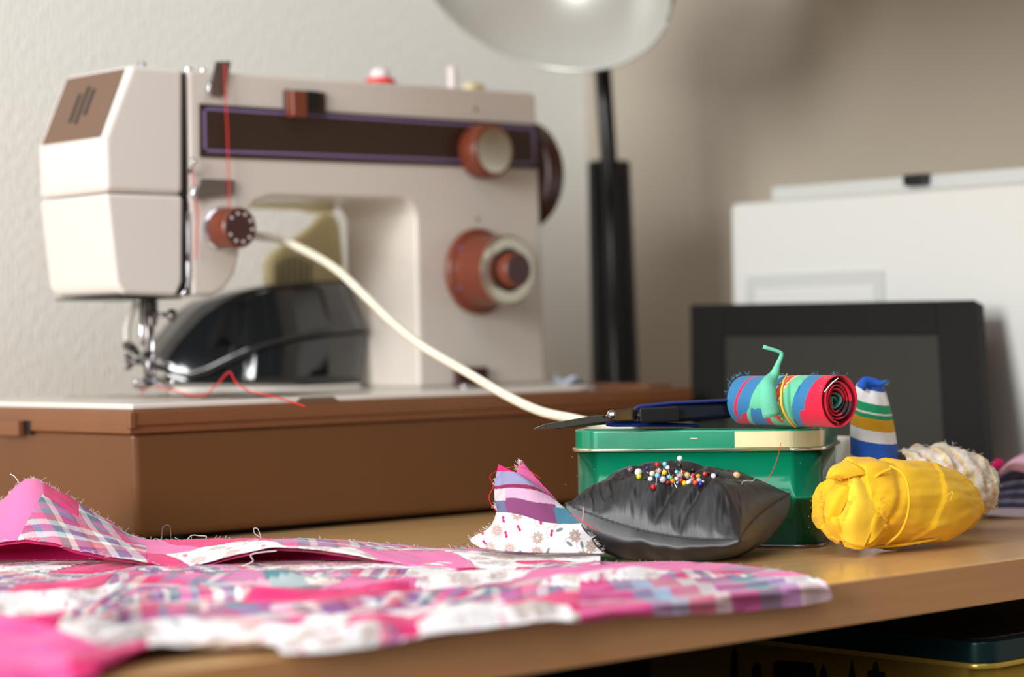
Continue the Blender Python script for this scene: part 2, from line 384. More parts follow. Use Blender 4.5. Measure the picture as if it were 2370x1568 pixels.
# slanted badge panel on the side, slots
n_s = np.array([-(0.3120 - 0.2614), 0, (0.8470 - 0.8245)]); n_s /= np.linalg.norm(n_s)
def sl(t, yy, o=0.0):     # t: 0 bottom .. 1 top along the slant
    return V3(0.8245 + t * 0.0225, yy, 0.2614 + t * 0.0506) + n_s * o
pan = prism('vent_panel', [sl(0.02, YM + 0.003, 0.0002), sl(0.94, YM + 0.004, 0.0002), sl(0.94, YM + 0.077, 0.0002), sl(0.02, YM + 0.077, 0.0002)], n_s * 0.0006, M_BROWNP, sm)
for k, (yy, t0, t1) in enumerate(((YM + 0.0480, 0.28, 0.68), (YM + 0.0400, 0.25, 0.77), (YM + 0.0320, 0.36, 0.72))):
    prism('slot', [sl(t0, yy, 0.0009), sl(t1, yy, 0.0009), sl(t1, yy + 0.0038, 0.0009), sl(t0, yy + 0.0038, 0.0009)], n_s * 0.0002, M_BLACK, pan)
# brown band with lilac frame line
YF = YM - 0.0012
bnd = prism('band', [V3(0.9015, YF, 0.2518), V3(XP1 + 0.0002, YF, 0.2545), V3(XP1 - 0.0005, YF, 0.2892), V3(0.9020, YF, 0.2885)], (0, 0.002, 0), M_BAND, sm)
def strip(a, b, wd):
    a = np.array(a); b = np.array(b); q = wd
    return a, b
x0, x1 = 0.9045, 1.2145
def bz(x, k): return (0.2518 + (x - 0.9015) / 0.319 * 0.0027) * (1 - k) + (0.2885 + (x - 0.9015) / 0.319 * 0.0007) * k
for (ax, ak, bx, bk) in ((x0, 0.885, x1, 0.885), (x0, 0.10, x1, 0.10), (x0, 0.10, x0, 0.93), (x1 - 0.002, 0.10, x1 - 0.002, 0.93)):
    h = 0.0017
    if ax == bx: pts = [V3(ax, YF, bz(ax, ak)), V3(ax + h * 1.2, YF, bz(ax, ak)), V3(ax + h * 1.2, YF, bz(ax, bk)), V3(ax, YF, bz(ax, bk))]
    else: pts = [V3(ax, YF, bz(ax, ak)), V3(bx, YF, bz(bx, bk)), V3(bx, YF, bz(bx, bk) + h), V3(ax, YF, bz(ax, ak) + h)]
    prism('lilac_line', pts, (0, -0.0002, 0), M_LILAC, bnd)
# dials (axis -Y)
AX = (0, -1, 0)
c1 = m2(1108, 352)
d1 = lathe('upper_dial', c1, AX, [(0, 0.0205), (0.002, 0.0212), (0.016, 0.0205), (0.0175, 0.0195)], M_DIAL, sm)
lathe('dial_cap', c1, AX, [(0.0172, 0.0172), (0.0182, 0.0172), (0.0185, 0.016)], M_STEEL, d1)
c2 = m2(1104, 629)
d2 = lathe('stitch_dial', c2, AX, [(0, 0.0325), (0.003, 0.033), (0.006, 0.0315), (0.007, 0.029), (0.012, 0.0275), (0.034, 0.026)], M_DIAL, sm)
lathe('dial_ring', c2, AX, [(0.0335, 0.0262), (0.036, 0.0262), (0.0372, 0.0245), (0.0365, 0.017)], M_STEEL, d2)
lathe('dial_recess', c2, AX, [(0.0362, 0.0172), (0.0371, 0.0160)], M_BLACK, d2)
lathe('centre_knob', c2, AX, [(0.036, 0.0135), (0.0455, 0.0132), (0.047, 0.0122)], M_DIAL, d2)
lathe('knob_face', c2, AX, [(0.0469, 0.0115), (0.0474, 0.011)], M_DIALD, d2)
for a in (2.5, 1.2, 3.6):
    q = c2 + np.array([math.cos(a) * 0.029, -0.0088, math.sin(a) * 0.029]); lathe('dial_mark', q, AX, [(0, 0.0018), (0.0006, 0.0016)], M_LILAC, d2, 12)
for (a, b) in ((1100, 253), (1105, 508)):
    lathe('marker_dot', m2(a, b), AX, [(0, 0.0016), (0.0007, 0.0014)], mat('olive_mark', (120, 126, 72), 0.5), sm, 14)
# tension knob
c3 = m2(508, 531, YM + 0.001)
d3 = lathe('tension_dial', c3, AX, [(0, 0.0155), (0.004, 0.0155), (0.0045, 0.0150), (0.006, 0.0153), (0.0065, 0.0146)], M_CHROME, sm)
lathe('dial_barrel', c3, AX, [(0.006, 0.0143), (0.0235, 0.0140), (0.0245, 0.0132)], M_DIAL, d3)
lathe('dial_face', c3, AX, [(0.0243, 0.0128), (0.0250, 0.0124)], M_DIALD, d3)
for k in range(9):
    a = math.radians(-150 + k * 36); q = c3 + np.array([math.cos(a) * 0.0098, -0.0250, math.sin(a) * 0.0098])
    lathe('dial_numeral', q, AX, [(0, 0.0011), (0.0003, 0.0011)], M_FRAYW, d3, 6)
# slide lever on the band top
l0 = m2(655, 208); l1 = m2(750, 268)
box('lever_housing', (l0[0], YM - 0.003, l1[2]), (l1[0], YM + 0.002, l0[2]), M_BAND, sm, 0.0008, 2)
l2 = m2(662, 272, YM - 0.006); l3 = m2(695, 208, YM - 0.006)
box('lever', (l2[0] + 0.002, YM - 0.012, l2[2]), (l3[0] + 0.002, YM - 0.0025, l3[2] - 0.001), M_DIAL, sm, 0.0015, 3)
l4 = m2(708, 255, YM - 0.003); l5 = m2(738, 212, YM - 0.003)
box('lever_slot', (l4[0], YM - 0.0036, l4[2]), (l5[0], YM - 0.0028, l5[2]), M_BLACK, sm)
# thread guides
def plate(name, quad, t, m, par): return prism(name, quad, (0, t, 0), m, par, 0.0005, 2)
plate('thread_guide', [m2(483, 222, YM - 0.002), m2(520, 222, YM - 0.002), m2(536, 142, YM - 0.002), m2(500, 142, YM - 0.002)], 0.0014, M_DCHROME, sm)
tube('guide_lip', [m2(484, 222, YM - 0.005), m2(484, 190, YM - 0.005)], 0.0016, M_CHROME, sm)
plate('tension_guide', [m2(452, 460, YM - 0.003), m2(545, 448, YM - 0.003), m2(545, 417, YM - 0.003), m2(468, 414, YM - 0.003)], 0.0014, M_DCHROME, sm)
tube('guide_hook', [m2(449, 462, YM - 0.004), m2(449, 432, YM - 0.004)], 0.0022, M_CHROME, sm)
tube('take_up_lever', [m2(440, 400, YM - 0.002), m2(447, 385, YM - 0.006), m2(452, 374, YM - 0.007), m2(446, 368, YM - 0.004)], 0.0014, M_CHROME, sm)
for (a, b, rr) in ((436, 150, 0.0035), (470, 152, 0.0026)):
    q = m2(a, b, YM + 0.012); lathe('top_screw', (q[0], q[1], ZT + 0.311), (0, 0, 1), [(0, rr), (0.0028, rr), (0.0036, rr * 0.6)], M_CHROME, sm, 16)
q = m2(326, 145, YM + 0.02); q[2] = ZT + 0.3115
lathe('presser_regulator', q, (0, 0, 1), [(0, 0.0062), (0.0018, 0.006), (0.0022, 0.004), (0.0048, 0.0035), (0.0058, 0.002)], M_CHROME, sm, 20)
# spool pins on top
def on_top(px, yy=YM + 0.045):
    q = PY(px, 190, yy); q[2] = ZT + 0.3115 + (q[0] - 0.8935) * 0.0067; return q
q = on_top(1047, YM + 0.03); lathe('spool_pin', q, (0, 0, 1), [(0, 0.0036), (0.0185, 0.0036), (0.020, 0.003), (0.0208, 0.0015)], M_FRAYW, sm, 16)
q = on_top(880); lathe('spool_pin', q, (0, 0, 1), [(0, 0.0030), (0.012, 0.0030)], M_FRAYW, sm, 16)
q = on_top(1097, YM + 0.05); lathe('spool_cap', q, (0, 0, 1), [(0, 0.0085), (0.009, 0.0085), (0.0112, 0.0065)], M_BEIGE, sm, 20)
# handwheel
hw = PX(1221, 408, 1.2425)
w1 = lathe('handwheel', (XP1 + 0.003, hw[1], hw[2]), (1, 0, 0), [(0, 0.0405), (0.002, 0.0435), (0.017, 0.0435), (0.020, 0.041)], M_DIALD, sm, 64)
lathe('wheel_ring', (XP1 + 0.020, hw[1], hw[2]), (1, 0, 0), [(0.002, 0.034), (0.004, 0.033), (0.006, 0.016)], M_CHROME, w1, 40)
# bottom button on the pillar
b0 = m2(1048, 852); b1 = m2(1122, 893)
box('reverse_lever', (b0[0], YM - 0.005, ZB + 0.002), (b1[0], YM - 0.0005, b0[2]), M_DIALD, sm, 0.001, 2)
for k in range(6):
    xx = b0[0] + 0.004 + k * (b1[0] - b0[0] - 0.008) / 5
    box('grip_rib', (xx - 0.0007, YM - 0.0062, ZB + 0.003), (xx + 0.0007, YM - 0.0045, b0[2] - 0.001), M_DIALD, sm)
q = PY(1076, 901, YM - 0.03); lathe('bed_screw', (q[0], q[1], ZT + ZB - 0.0005), (0, 0, 1), [(0, 0.004), (0.002, 0.004), (0.003, 0.0025)], M_CHROME, sm, 20)
# motor housing behind the arm
YMo = 1.43
mo = [(632, 662), (630, 612), (640, 588), (668, 566), (705, 545), (738, 520), (762, 492), (775, 488), (792, 520), (800, 600), (800, 662)]
mh = prism('motor_housing', [PY(a, b, YMo - 0.02) for a, b in mo], (0, 0.016, 0), M_BEIGE, sm, 0.005, 4)
for k in range(6):
    a = 645 + k * 14.0; tp = 612 - 18 * math.sin((k + 0.5) / 6 * PI)
    prism('vent_slot', [PY(a, 655, YMo - 0.0208), PY(a + 4, 655, YMo - 0.0208), PY(a + 4, tp, YMo - 0.0208), PY(a, tp, YMo - 0.0208)], (0, -0.0004, 0), M_PIT, mh)
prism('motor_bracket', [PY(600, 466, YMB - 0.002), PY(620, 478, YMB - 0.002), PY(740, 482, YMB - 0.002), PY(778, 492, YMB - 0.002), PY(778, 470, YMB - 0.002), PY(615, 462, YMB - 0.002)], (0, 0.03, 0), M_BEIGE, sm, 0.002, 2)
# needle bar, presser bar, foot
nb = V3(0.880, 1.350, 0)
def nb_(dx, dy, z): return [nb[0] + dx, nb[1] + dy, ZT + z]
NBx = PD(338, 700, 1.598)
def q_(x, y, D=1.592): return PD(x, y, D)
tube('presser_bar', [q_(340, 672), q_(346, 895)], 0.0026, M_DCHROME, sm, 14)
lathe('needle_clamp', q_(352, 735), (0, 0, -1), [(-0.012, 0.0042), (0, 0.0042), (0.006, 0.003)], M_DCHROME, sm, 16)
tube('needle_bar', [q_(348, 672, 1.588), q_(350, 735, 1.588)], 0.0034, M_BLACKS, sm, 14)
tube('needle', [q_(354, 735, 1.585), q_(355, 890, 1.585)], 0.0010, M_CHROME, sm, 8)
tube('clamp_screw', [q_(355, 728, 1.585), q_(398, 730, 1.585)], 0.0016, M_DCHROME, sm, 10)
tube('clamp_screw_head', [q_(398, 716, 1.585), q_(398, 730, 1.585), q_(398, 744, 1.585)], [0.0022, 0.0042, 0.0022], M_DCHROME, sm, 14)
tube('guide_rod', [q_(327, 690, 1.6), q_(327, 780, 1.6), q_(331, 800, 1.6)], 0.0014, M_CHROME, sm, 10)
tube('presser_lever', smooth_path([q_(316, 700, 1.62), q_(300, 735, 1.62), q_(293, 770, 1.62), q_(297, 805, 1.62)], 14), [0.0024] * 14, M_CREAM2, sm, 12)
tube('lever_joint', [q_(294, 800, 1.618), q_(306, 806, 1.61), q_(318, 818, 1.60)], [0.0034, 0.0032, 0.0022], M_BLACK, sm, 12)
lathe('thumb_screw', q_(298, 838, 1.60), -RT, [(-0.004, 0.0022), (0, 0.0062), (0.002, 0.0062), (0.003, 0.005)], M_CHROME, sm, 20)
tube('foot_shank', [q_(345, 815, 1.59), q_(348, 885, 1.59)], [0.0052, 0.0036], M_DCHROME, sm, 10)
tube('shank_tie', [q_(318, 836, 1.60), q_(346, 840, 1.59)], 0.0026, M_DCHROME, sm, 10)
tube('foot_arm', smooth_path([q_(352, 846, 1.585), q_(372, 852, 1.57), q_(395, 862, 1.56), q_(420, 868, 1.555)], 10), [0.0026, 0.0026, 0.0024, 0.002, 0.0018, 0.0016, 0.0014, 0.0012, 0.001, 0.0008], M_BLACK, sm, 8)
lathe('foot_bolt', q_(385, 846, 1.57), -FW, [(0, 0.0026), (0.003, 0.0022)], M_CHROME, sm, 14)
for (ax, bx) in ((334, 318), (356, 402)):
    tube('foot_toe', smooth_path([q_(ax, 884, 1.586), q_((ax + bx) / 2 + 8, 897, 1.58), q_(bx - 6, 893, 1.575), q_(bx, 880, 1.573)], 10), 0.0018, M_CHROME, sm, 8)
for a in (332, 345, 362): lathe('foot_rivet', q_(a, 881, 1.583), -FW, [(0, 0.0018), (0.002, 0.0014)], M_CHROME, sm, 10)
# slide and needle plates on the bed
n0 = PZ(270, 921, ZB); n1 = PZ(660, 913, ZB)
def bedquad(pxs, z0, t, name, m):
    pts = [PZ(a, b, z0) for a, b in pxs]; return prism(name, pts, (0, 0, t), m, sm)
prism('slide_plate', [V3(0.845, 1.232, ZB - 0.0002), V3(0.955, 1.232, ZB - 0.0002), V3(0.955, 1.400, ZB - 0.0002), V3(0.845, 1.400, ZB - 0.0002)], (0, 0, 0.0010), M_STEEL, sm, 0.0003, 1)
prism('needle_plate', [V3(0.868, 1.315, ZB + 0.0008), V3(0.925, 1.315, ZB + 0.0008), V3(0.925, 1.380, ZB + 0.0008), V3(0.868, 1.380, ZB + 0.0008)], (0, 0, 0.0008), M_CHROME, sm, 0.0003, 1)
prism('plate_slot', [V3(0.868, 1.221, ZB - 0.0001), V3(0.898, 1.221, ZB - 0.0001), V3(0.898, 1.232, ZB - 0.0001), V3(0.868, 1.232, ZB - 0.0001)], (0, 0, 0.0004), M_BLACK, sm)
bx = prism('bed_notch', [V3(0.896, YB + 0.0013, ZL - 0.0002), V3(0.933, YB + 0.0013, ZL - 0.0002), V3(0.928, YB + 0.0013, ZB - 0.0003), V3(0.901, YB + 0.0013, ZB - 0.0003)], (0, -0.0004, 0), M_BROWNP, sm)

# red spool of thread on the machine top
q = on_top(880)
sp = root('thread_spool', q, 'small red and white thread spool on top of the machine', 'thread spool')
lathe('spool', q + np.array([0, 0, 0.0]), (0, 0, 1), [(0, 0.0105), (0.0042, 0.0105), (0.0046, 0.0045)], M_FRAYW, sp, 24)
lathe('red_winding', q, (0, 0, 1), [(0.0044, 0.0118), (0.0082, 0.0115), (0.0095, 0.008)], M_REDT, sp, 24)
lathe('spool_tip', q, (0, 0, 1), [(0.009, 0.0072), (0.0135, 0.007), (0.0160, 0.0056), (0.0172, 0.003)], M_FRAYW, sp, 24)
# top thread
th = [PY(a, b, YM - 0.0045) for a, b in ((520, 148), (523, 235), (526, 300), (529, 400), (531, 470), (531, 485))]
t1 = tube('red_upper_thread', smooth_path(th, 40), 0.00045, M_REDT, None, 5, org=th[0])
tag(t1, 'red thread running down the machine front to the tension dial', 'thread')
th = [PY(a, b, YM - 0.0035) for a, b in ((447, 378), (444, 400), (448, 440), (458, 500), (455, 545), (452, 600))]
t1 = tube('red_thread', smooth_path(th, 40), 0.00045, M_REDT, None, 5, org=th[0]); tag(t1, 'red thread hanging beside the black slit of the machine head', 'thread')
th = [q_(357, 895, 1.58), q_(395, 902, 1.565), PD(440, 914, 1.55), PD(470, 916, 1.53), PD(500, 893, 1.52), PD(530, 862, 1.52), PD(545, 883, 1.51), PD(575, 905, 1.50), PD(640, 920, 1.47), PD(705, 941, 1.43)]
t1 = tube('red_needle_thread', smooth_path(th, 80), 0.0005, M_REDT, None, 5, org=th[0]); tag(t1, 'red thread trailing from the needle across the bed in a peaked loop', 'thread')
th = [q_(348, 896, 1.58), q_(332, 905, 1.575), q_(326, 914, 1.57)]
t1 = tube('red_thread_tail', smooth_path(th, 12), 0.0004, M_REDT, None, 5, org=th[0]); tag(t1, 'short red thread tail left of the presser foot', 'thread')

# power cord
cp = [(545, 540, 1.66), (600, 548, 1.64), (650, 556, 1.62), (715, 585, 1.60), (780, 625, 1.57), (850, 690, 1.54), (910, 748, 1.51), (980, 803, 1.48), (1080, 862, 1.46), (1170, 915, 1.44), (1250, 952, 1.42), (1330, 970, 1.40), (1400, 984, 1.375), (1470, 990, 1.36)]
cpts = [PD(*c) for c in cp]
cr = tube('power_cord', smooth_path(cpts, 120), 0.0030, M_CORD, None, 14, org=cpts[6])
tag(cr, 'thick cream cord looping from behind the machine head onto the green tin', 'cord')

# glossy black shell under the arm
bs = root('foot_pedal', V3(1.0, 1.35, ZB), 'glossy black plastic pedal lying on the bed under the machine arm', 'foot pedal')
top = [(376, 838), (384, 822), (410, 792), (440, 756), (470, 722), (500, 702), (560, 682), (640, 665), (720, 656), (790, 653), (806, 655)]
seam = [(384, 852), (402, 866), (440, 872), (480, 862), (530, 838), (600, 805), (680, 783), (760, 770), (830, 766), (850, 768)]
bot = [(392, 874), (430, 886), (835, 886)]
_f = smooth_path([(370, 1.427), (440, 1.408), (500, 1.391), (550, 1.3765), (590, 1.366), (625, 1.3595), (670, 1.356), (730, 1.355), (790, 1.357), (835, 1.361), (852, 1.366)], 80)
FYX, FYY = _f[:, 0], _f[:, 1]
def fy(x, lower=0.0):
    """how far forward the curved front stands (plan curve), as room Y, for pixel column x"""
    return float(np.interp(x, FYX, FYY)) + lower
def interp(L_, x): return float(np.interp(x, [p[0] for p in L_], [p[1] for p in L_]))
xs = np.linspace(378, 848, 60)
rows = []
for k in range(13):
    u = k / 12; row = []
    for x in xs:
        xt = 376 + (x - 376) * (806 - 376) / (850 - 376)
        yt = interp(top, xt); yb = interp(seam, x)
        px = xt * (1 - u) + x * u; py = yt * (1 - u) + yb * u
        row.append(PY(px, py, fy(x) + 0.0028 * (1 - u)))
    rows.append(row)
rb = [[(p * 1.0) + np.array([0.0, 0.03, 0.0]) for p in rows[0]]] + rows
o = link('upper_shell', grid(np.array(rb)), M_GLOSS, bs, True); solid(o, 0.002, 1)
rows = []
for k in range(8):
    u = k / 7; row = []
    for x in xs:
        xs2 = 388 + (x - 378) * (834 - 388) / (848 - 378); yb = interp(seam, x); y2 = min(886, 872 + (xs2 - 388) * 0.35)
        row.append(PY(x * (1 - u) + xs2 * u, (yb - 4) * (1 - u) + max(y2, yb) * u, fy(x) + 0.0050 - 0.0030 * u))
    rows.append(row)
rows += [[p + np.array([0, 0.03, 0]) for p in rows[-1]]]
o = link('lower_shell', grid(np.array(rows)), M_GLOSS, bs, True); solid(o, 0.002, 1)
sp_ = [PY(x, interp(seam, x) + 1, fy(x) - 0.001) for x in xs]
tube('seam_lip', sp_, 0.0007, M_BLACK, bs, 8)
pb = PY(440, 890, 1.35); pe = PY(832, 890, 1.35)
pz = ZT + ZB + 0.0002
bpp = [PY(x, 886, fy(x) - 0.0015) for x in range(395, 836, 20)]
bpp = [np.array([p[0], p[1], pz]) for p in bpp] + [np.array([1.088, 1.40, pz]), np.array([0.97, 1.428, pz])]
prism('base_plate', bpp, (0, 0, pe[2] - pz), M_CREAM2, bs, 0.0008, 2)
tube('seam_print', [PY(a, b, fy(a) - 0.0012) for a, b in ((662, 777), (680, 773), (700, 770), (725, 766))], 0.0006, M_PRN2, bs, 5)

# clear plastic film scrap on the case end
rows = []
for k in range(14):
    u = k / 13; row = []
    for j in range(16):
        v = j / 15; x = 1284 + 92 * v; tp = 866 + 26 * v + 8 * math.sin(v * 9); y = tp * (1 - u) + 905 * u
        row.append(PD(x, y, 1.74 + 0.01 * math.sin(5 * u + 9 * v)))
    rows.append(row)
o = link('plastic_scrap', grid(np.array(rows)), M_BAG, None, True, org=rows[-1][8]); solid(o, 0.0015)
tag(o, 'crumpled pale bluish plastic scrap at the right end of the case', 'plastic scrap')

# ------------------------------------------------------------------ desk lamp
lamp = root('desk_lamp', PZ(1430, 1140, 0.0), 'black desk lamp with a large silver-lined shade beside the machine', 'lamp')
lb = PX(1415, 900, 1.345)
DL = float((lb - CAM) @ FW)
lamp.location = (lb[0], lb[1], ZT)
def lp(x, y, dD=0.0): return PD(x, y, DL + dD)
lathe('lamp_base', (lb[0], lb[1], ZT), (0, 0, 1), [(0, 0.062), (0.008, 0.062), (0.012, 0.056), (0.014, 0.02)], M_BLACKS, lamp, 48)
def column(xa, xb, wa, wb, name, dD):
    a = lp(xa, 372, dD); b = lp(xb, 900, dD); b2 = b + (b - a) * ((b[2] - ZT - 0.012) / (a[2] - b[2]))
    n = 150; P = np.array([a + (b2 - a) * k / n for k in range(n + 1)])
    rr = np.array([(wa + (wb - wa) * k / n) * (1 + 0.06 * (k % 2)) for k in range(n + 1)])
    rr[0] *= 0.6
    return tube(name, P, rr, M_BLACKS, lamp, 16)
column(1385, 1400, 0.0090, 0.0115, 'arm_sleeve', 0.0)
column(1436, 1452, 0.0078, 0.0105, 'arm_sleeve', 0.0)
tube('pole', [lp(1388, 60, 0.0), lp(1400, 240, -0.008), lp(1412, 420, -0.012), lp(1428, 900, -0.016), lp(1432, 1060, -0.016)], 0.0070, M_BLACK, lamp, 16)
# shade: dome opening downward towards the camera
ce = lp(1257, -50, -0.15); Dl = DL - 0.15
W_ = 300 / FPX * Dl; H_ = 166 / FPX * Dl
axis_t = math.radians(20)
e1 = RT * math.cos(axis_t) - UP * math.sin(axis_t)         # long image axis of the rim (right end lower)
e2 = RT * math.sin(axis_t) + UP * math.cos(axis_t)
R_ = W_; tilt = math.asin(min(0.97, H_ / W_))
nv = e2 * math.cos(tilt) * 1.0 + FW * math.sin(tilt)        # axis pointing from mouth into the dome
g2 = np.cross(nv, e1); g2 /= np.linalg.norm(g2)
rows = []
for k in range(25):
    u = k / 24; a = u * PI / 2
    rr = R_ * (0.10 + 0.90 * math.cos(a) ** 0.85) if u < 1 else R_ * 0.10
    dd = R_ * 0.95 * math.sin(a)
    rows.append([ce + nv * dd + (e1 * math.cos(t) + g2 * math.sin(t)) * rr for t in np.arange(72) * 2 * PI / 72])
rows = np.array(rows)
o = link('shade_lining', grid(rows, closev=True), M_SILVER, lamp, True)
outer = rows.copy()
for k in range(25):
    cc = ce + nv * (R_ * 0.95 * math.sin(k / 24 * PI / 2))
    outer[k] = cc + (rows[k] - cc) * (1.025) + nv * (0.002 * k / 24)
o = link('lamp_shade', grid(outer, closev=True), M_BLACKS, lamp, True)
rim = np.array([rows[0] * 1.0, outer[0] * 1.0, outer[0] * 1.0])
tube('shade_rim', [p for p in (rows[0] + outer[0]) / 2] + [((rows[0] + outer[0]) / 2)[0]], 0.0016, M_SILVER, lamp, 8)
lathe('bulb', ce + nv * R_ * 0.92, -nv, [(0, 0.013), (0.012, 0.014), (0.020, 0.020), (0.030, 0.022), (0.038, 0.017), (0.042, 0.007)], mat('frosted_glass_bulb', (238, 238, 232), 0.3), lamp, 24)
tube('shade_neck', [ce + nv * R_ * 0.94, ce + nv * R_ * 1.15, lp(1388, 20, 0.0) + UP * 0.06, lp(1388, 60, 0.0)], 0.0058, M_BLACK, lamp, 12)

# ------------------------------------------------------------------ printer
XPn = 1.365
pr = root('printer', (XPn + 0.07, 1.0, ZT), 'pale grey printer against the right wall behind the black frame', 'printer')
pc = PX(1686, 462, XPn); pt = pc[2]
box('printer_body', (XPn, 0.72, ZT + 0.006), (XW - 0.012, pc[1], pt - 0.003), M_PRN, pr, 0.006, 4)
box('foot', (XPn + 0.02, pc[1] - 0.05, ZT), (XPn + 0.04, pc[1] - 0.03, ZT + 0.007), M_BLACK, pr)
box('foot', (XPn + 0.02, 0.75, ZT), (XPn + 0.04, 0.77, ZT + 0.007), M_BLACK, pr)
box('foot', (XW - 0.05, pc[1] - 0.05, ZT), (XW - 0.03, pc[1] - 0.03, ZT + 0.007), M_BLACK, pr)
box('foot', (XW - 0.05, 0.75, ZT), (XW - 0.03, 0.77, ZT + 0.007), M_BLACK, pr)
l_ = PX(1782, 432, XPn + 0.012)
box('lid', (XPn + 0.012, 0.72, pt - 0.004), (XW - 0.014, l_[1], l_[2]), M_PRN2, pr, 0.003, 3)
a = PX(2100, 406, XPn + 0.010); b = PX(2150, 428, XPn + 0.010)
box('lid_catch', (XPn + 0.004, b[1], b[2]), (XPn + 0.03, a[1], a[2]), M_BLACK, pr, 0.001, 2)
# front tray with recessed grip: a ring proud of the front
a = PX(1738, 655, XPn); b = PX(2040, 700, XPn)
tray = box('tray_front', (XPn - 0.0025, b[1] - 0.004, ZT + 0.02), (XPn + 0.002, a[1] + 0.004, a[2] + 0.006), M_PRN2, pr, 0.004, 4)
a = PX(1752, 670, XPn); b = PX(2030, 700, XPn)
box('tray_grip', (XPn - 0.004, b[1], ZT + 0.03), (XPn - 0.001, a[1], a[2]), M_PRN, tray, 0.002, 3)

# ------------------------------------------------------------------ black frame leaning on it
BL, BR = PZ(1607, 1150, 0.0), PZ(2292, 1184, 0.0)
TL, TR = PD(1602, 708, 1.7626 + 0.05), PD(2261, 697, 1.56 + 0.05)
fr = root('picture_frame', (BL + BR) / 2, 'black rectangular frame with dark grey panel leaning on the printer', 'picture frame')
nf = np.cross(BR - BL, TL - BL); nf /= np.linalg.norm(nf)
if nf @ FW > 0: nf = -nf
def fq(u, v, o=0.0): return (BL * (1 - u) + BR * u) * (1 - v) + (TL * (1 - u) + TR * u) * v + nf * o
def fbox(name, u0, u1, v0, v1, o0, o1, m, par, bevel=0.0008):
    return prism(name, [fq(u0, v0, o0), fq(u1, v0, o0), fq(u1, v1, o0), fq(u0, v1, o0)], nf * (o1 - o0), m, par, bevel, 2)
fbox('back_board', 0.01, 0.99, 0.01, 0.99, -0.010, -0.002, M_BLACK, fr)
fbox('frame_side', 0, 0.125, 0, 1, -0.009, 0.003, M_FRAME, fr)
fbox('frame_side', 0.875, 1, 0, 1, -0.009, 0.003, M_FRAME, fr)
fbox('frame_top', 0.125, 0.875, 0.835, 1, -0.009, 0.003, M_FRAME, fr)
fbox('frame_bottom', 0.125, 0.875, 0, 0.16, -0.009, 0.003, M_FRAME, fr)
fbox('grey_panel', 0.12, 0.88, 0.15, 0.84, -0.003, 0.0005, M_SCREEN, fr, 0)

# ------------------------------------------------------------------ green tin
tw = np.array([0.1723 - 0.0304, 1.308 - 1.347]); ta = math.atan2(tw[1], tw[0])
# local frame: u along the front (to the right), v into the depth
uu = RT * math.cos(ta) + FW * math.sin(ta); vv = np.cross(UP, uu)
if vv @ FW < 0: vv = -vv
Wt, Dt = 0.1475, 0.095
fr_c = PD(1902, 1273, 1.311); fr_c[2] = ZT
t0 = fr_c - uu * Wt
Rm = np.array([[uu[0], vv[0]], [uu[1], vv[1]]])
gtin = root('green_tin', t0 + uu * Wt / 2 + vv * Dt / 2, 'dark green tin box with a pale gold label behind the pincushion', 'tin')
ZR = 0.0570; ZTT = 0.0687
rbox('tin_body', 0.0012, Wt - 0.0012, 0.0012, Dt - 0.0012, ZT + 0.001, ZT + ZR, 0.0165, M_GREEN, gtin, Rm, t0)
rbox('base_rim', 0.0004, Wt - 0.0004, 0.0004, Dt - 0.0004, ZT, ZT + 0.0022, 0.017, M_DCHROME, gtin, Rm, t0, 0.0008)
lid = rbox('lid', 0.0, Wt, 0.0, Dt, ZT + ZR, ZT + ZTT, 0.0175, M_GREEN, gtin, Rm, t0, 0.0012)
rimp = np.array(rrect(-0.0008, Wt + 0.0008, -0.0008, Dt + 0.0008, 0.018, ZT + ZR, 10))
rimp = np.array([np.array([t0[0], t0[1], 0]) + np.append(Rm @ p[:2], p[2]) for p in rimp])
V, f = tube_arrays(np.vstack([rimp, rimp[:1]]), 0.0011, 8); link('lid_roll', mesh(V, f), M_RIM, lid, True)
rbox('lid_top', 0.0045, Wt - 0.0045, 0.0045, Dt - 0.0045, ZT + ZTT - 0.0002, ZT + ZTT + 0.0006, 0.014, M_GREENTOP, gtin, Rm, t0, 0.0004)
# foil label round the right front corner of the lid
lab = [np.array(p) for p in rrect(-0.00035, Wt + 0.00035, -0.00035, Dt + 0.00035, 0.01785, 0, 12)]
lab = [np.array([0.0985, -0.00035, 0])] + lab[0:13] + [np.array([Wt + 0.00035, 0.022, 0])]
fine = []
for i_ in range(len(lab) - 1):
    for k in range(4): fine.append(lab[i_] * (1 - k / 4) + lab[i_ + 1] * k / 4)
fine.append(lab[-1])
rows = []
for z in (ZR + 0.0013, ZTT - 0.0012): rows.append([np.array([t0[0], t0[1], 0]) + np.append(Rm @ p[:2], ZT + z) for p in fine])
link('foil_label', grid(np.array(rows)), M_GOLD, lid, True)
def tinp(u, v, z): return np.array([t0[0], t0[1], 0]) + np.append(Rm @ np.array([u, v]), ZT + z)
prism('paint_scratch', [tinp(0.0725, -0.0003, 0.0634), tinp(0.0768, -0.0003, 0.0634), tinp(0.0768, -0.0003, 0.0639), tinp(0.0725, -0.0003, 0.0639)], -vv * 0.0001, M_RIM, gtin)
chips = []
for (a, b) in ((1325, 1058), (1343, 1074), (1336, 1103), (1309, 1122), (1346, 1122), (1853, 1072), (1876, 1176), (1872, 1196), (1872, 1222), (1870, 1262), (1862, 1264), (1376, 1087)):
    r = ray(a, b); q = CAM + r * (((t0 - CAM) @ vv) / (r @ vv)); chips.append([q - UP * 0.0002 - vv * 0.0001, q + UP * 0.0002 - vv * 0.0001])
tubes('paint_chips', chips, 0.00022, M_RIM, gtin)

ZTP = ZT + ZTT + 0.0006
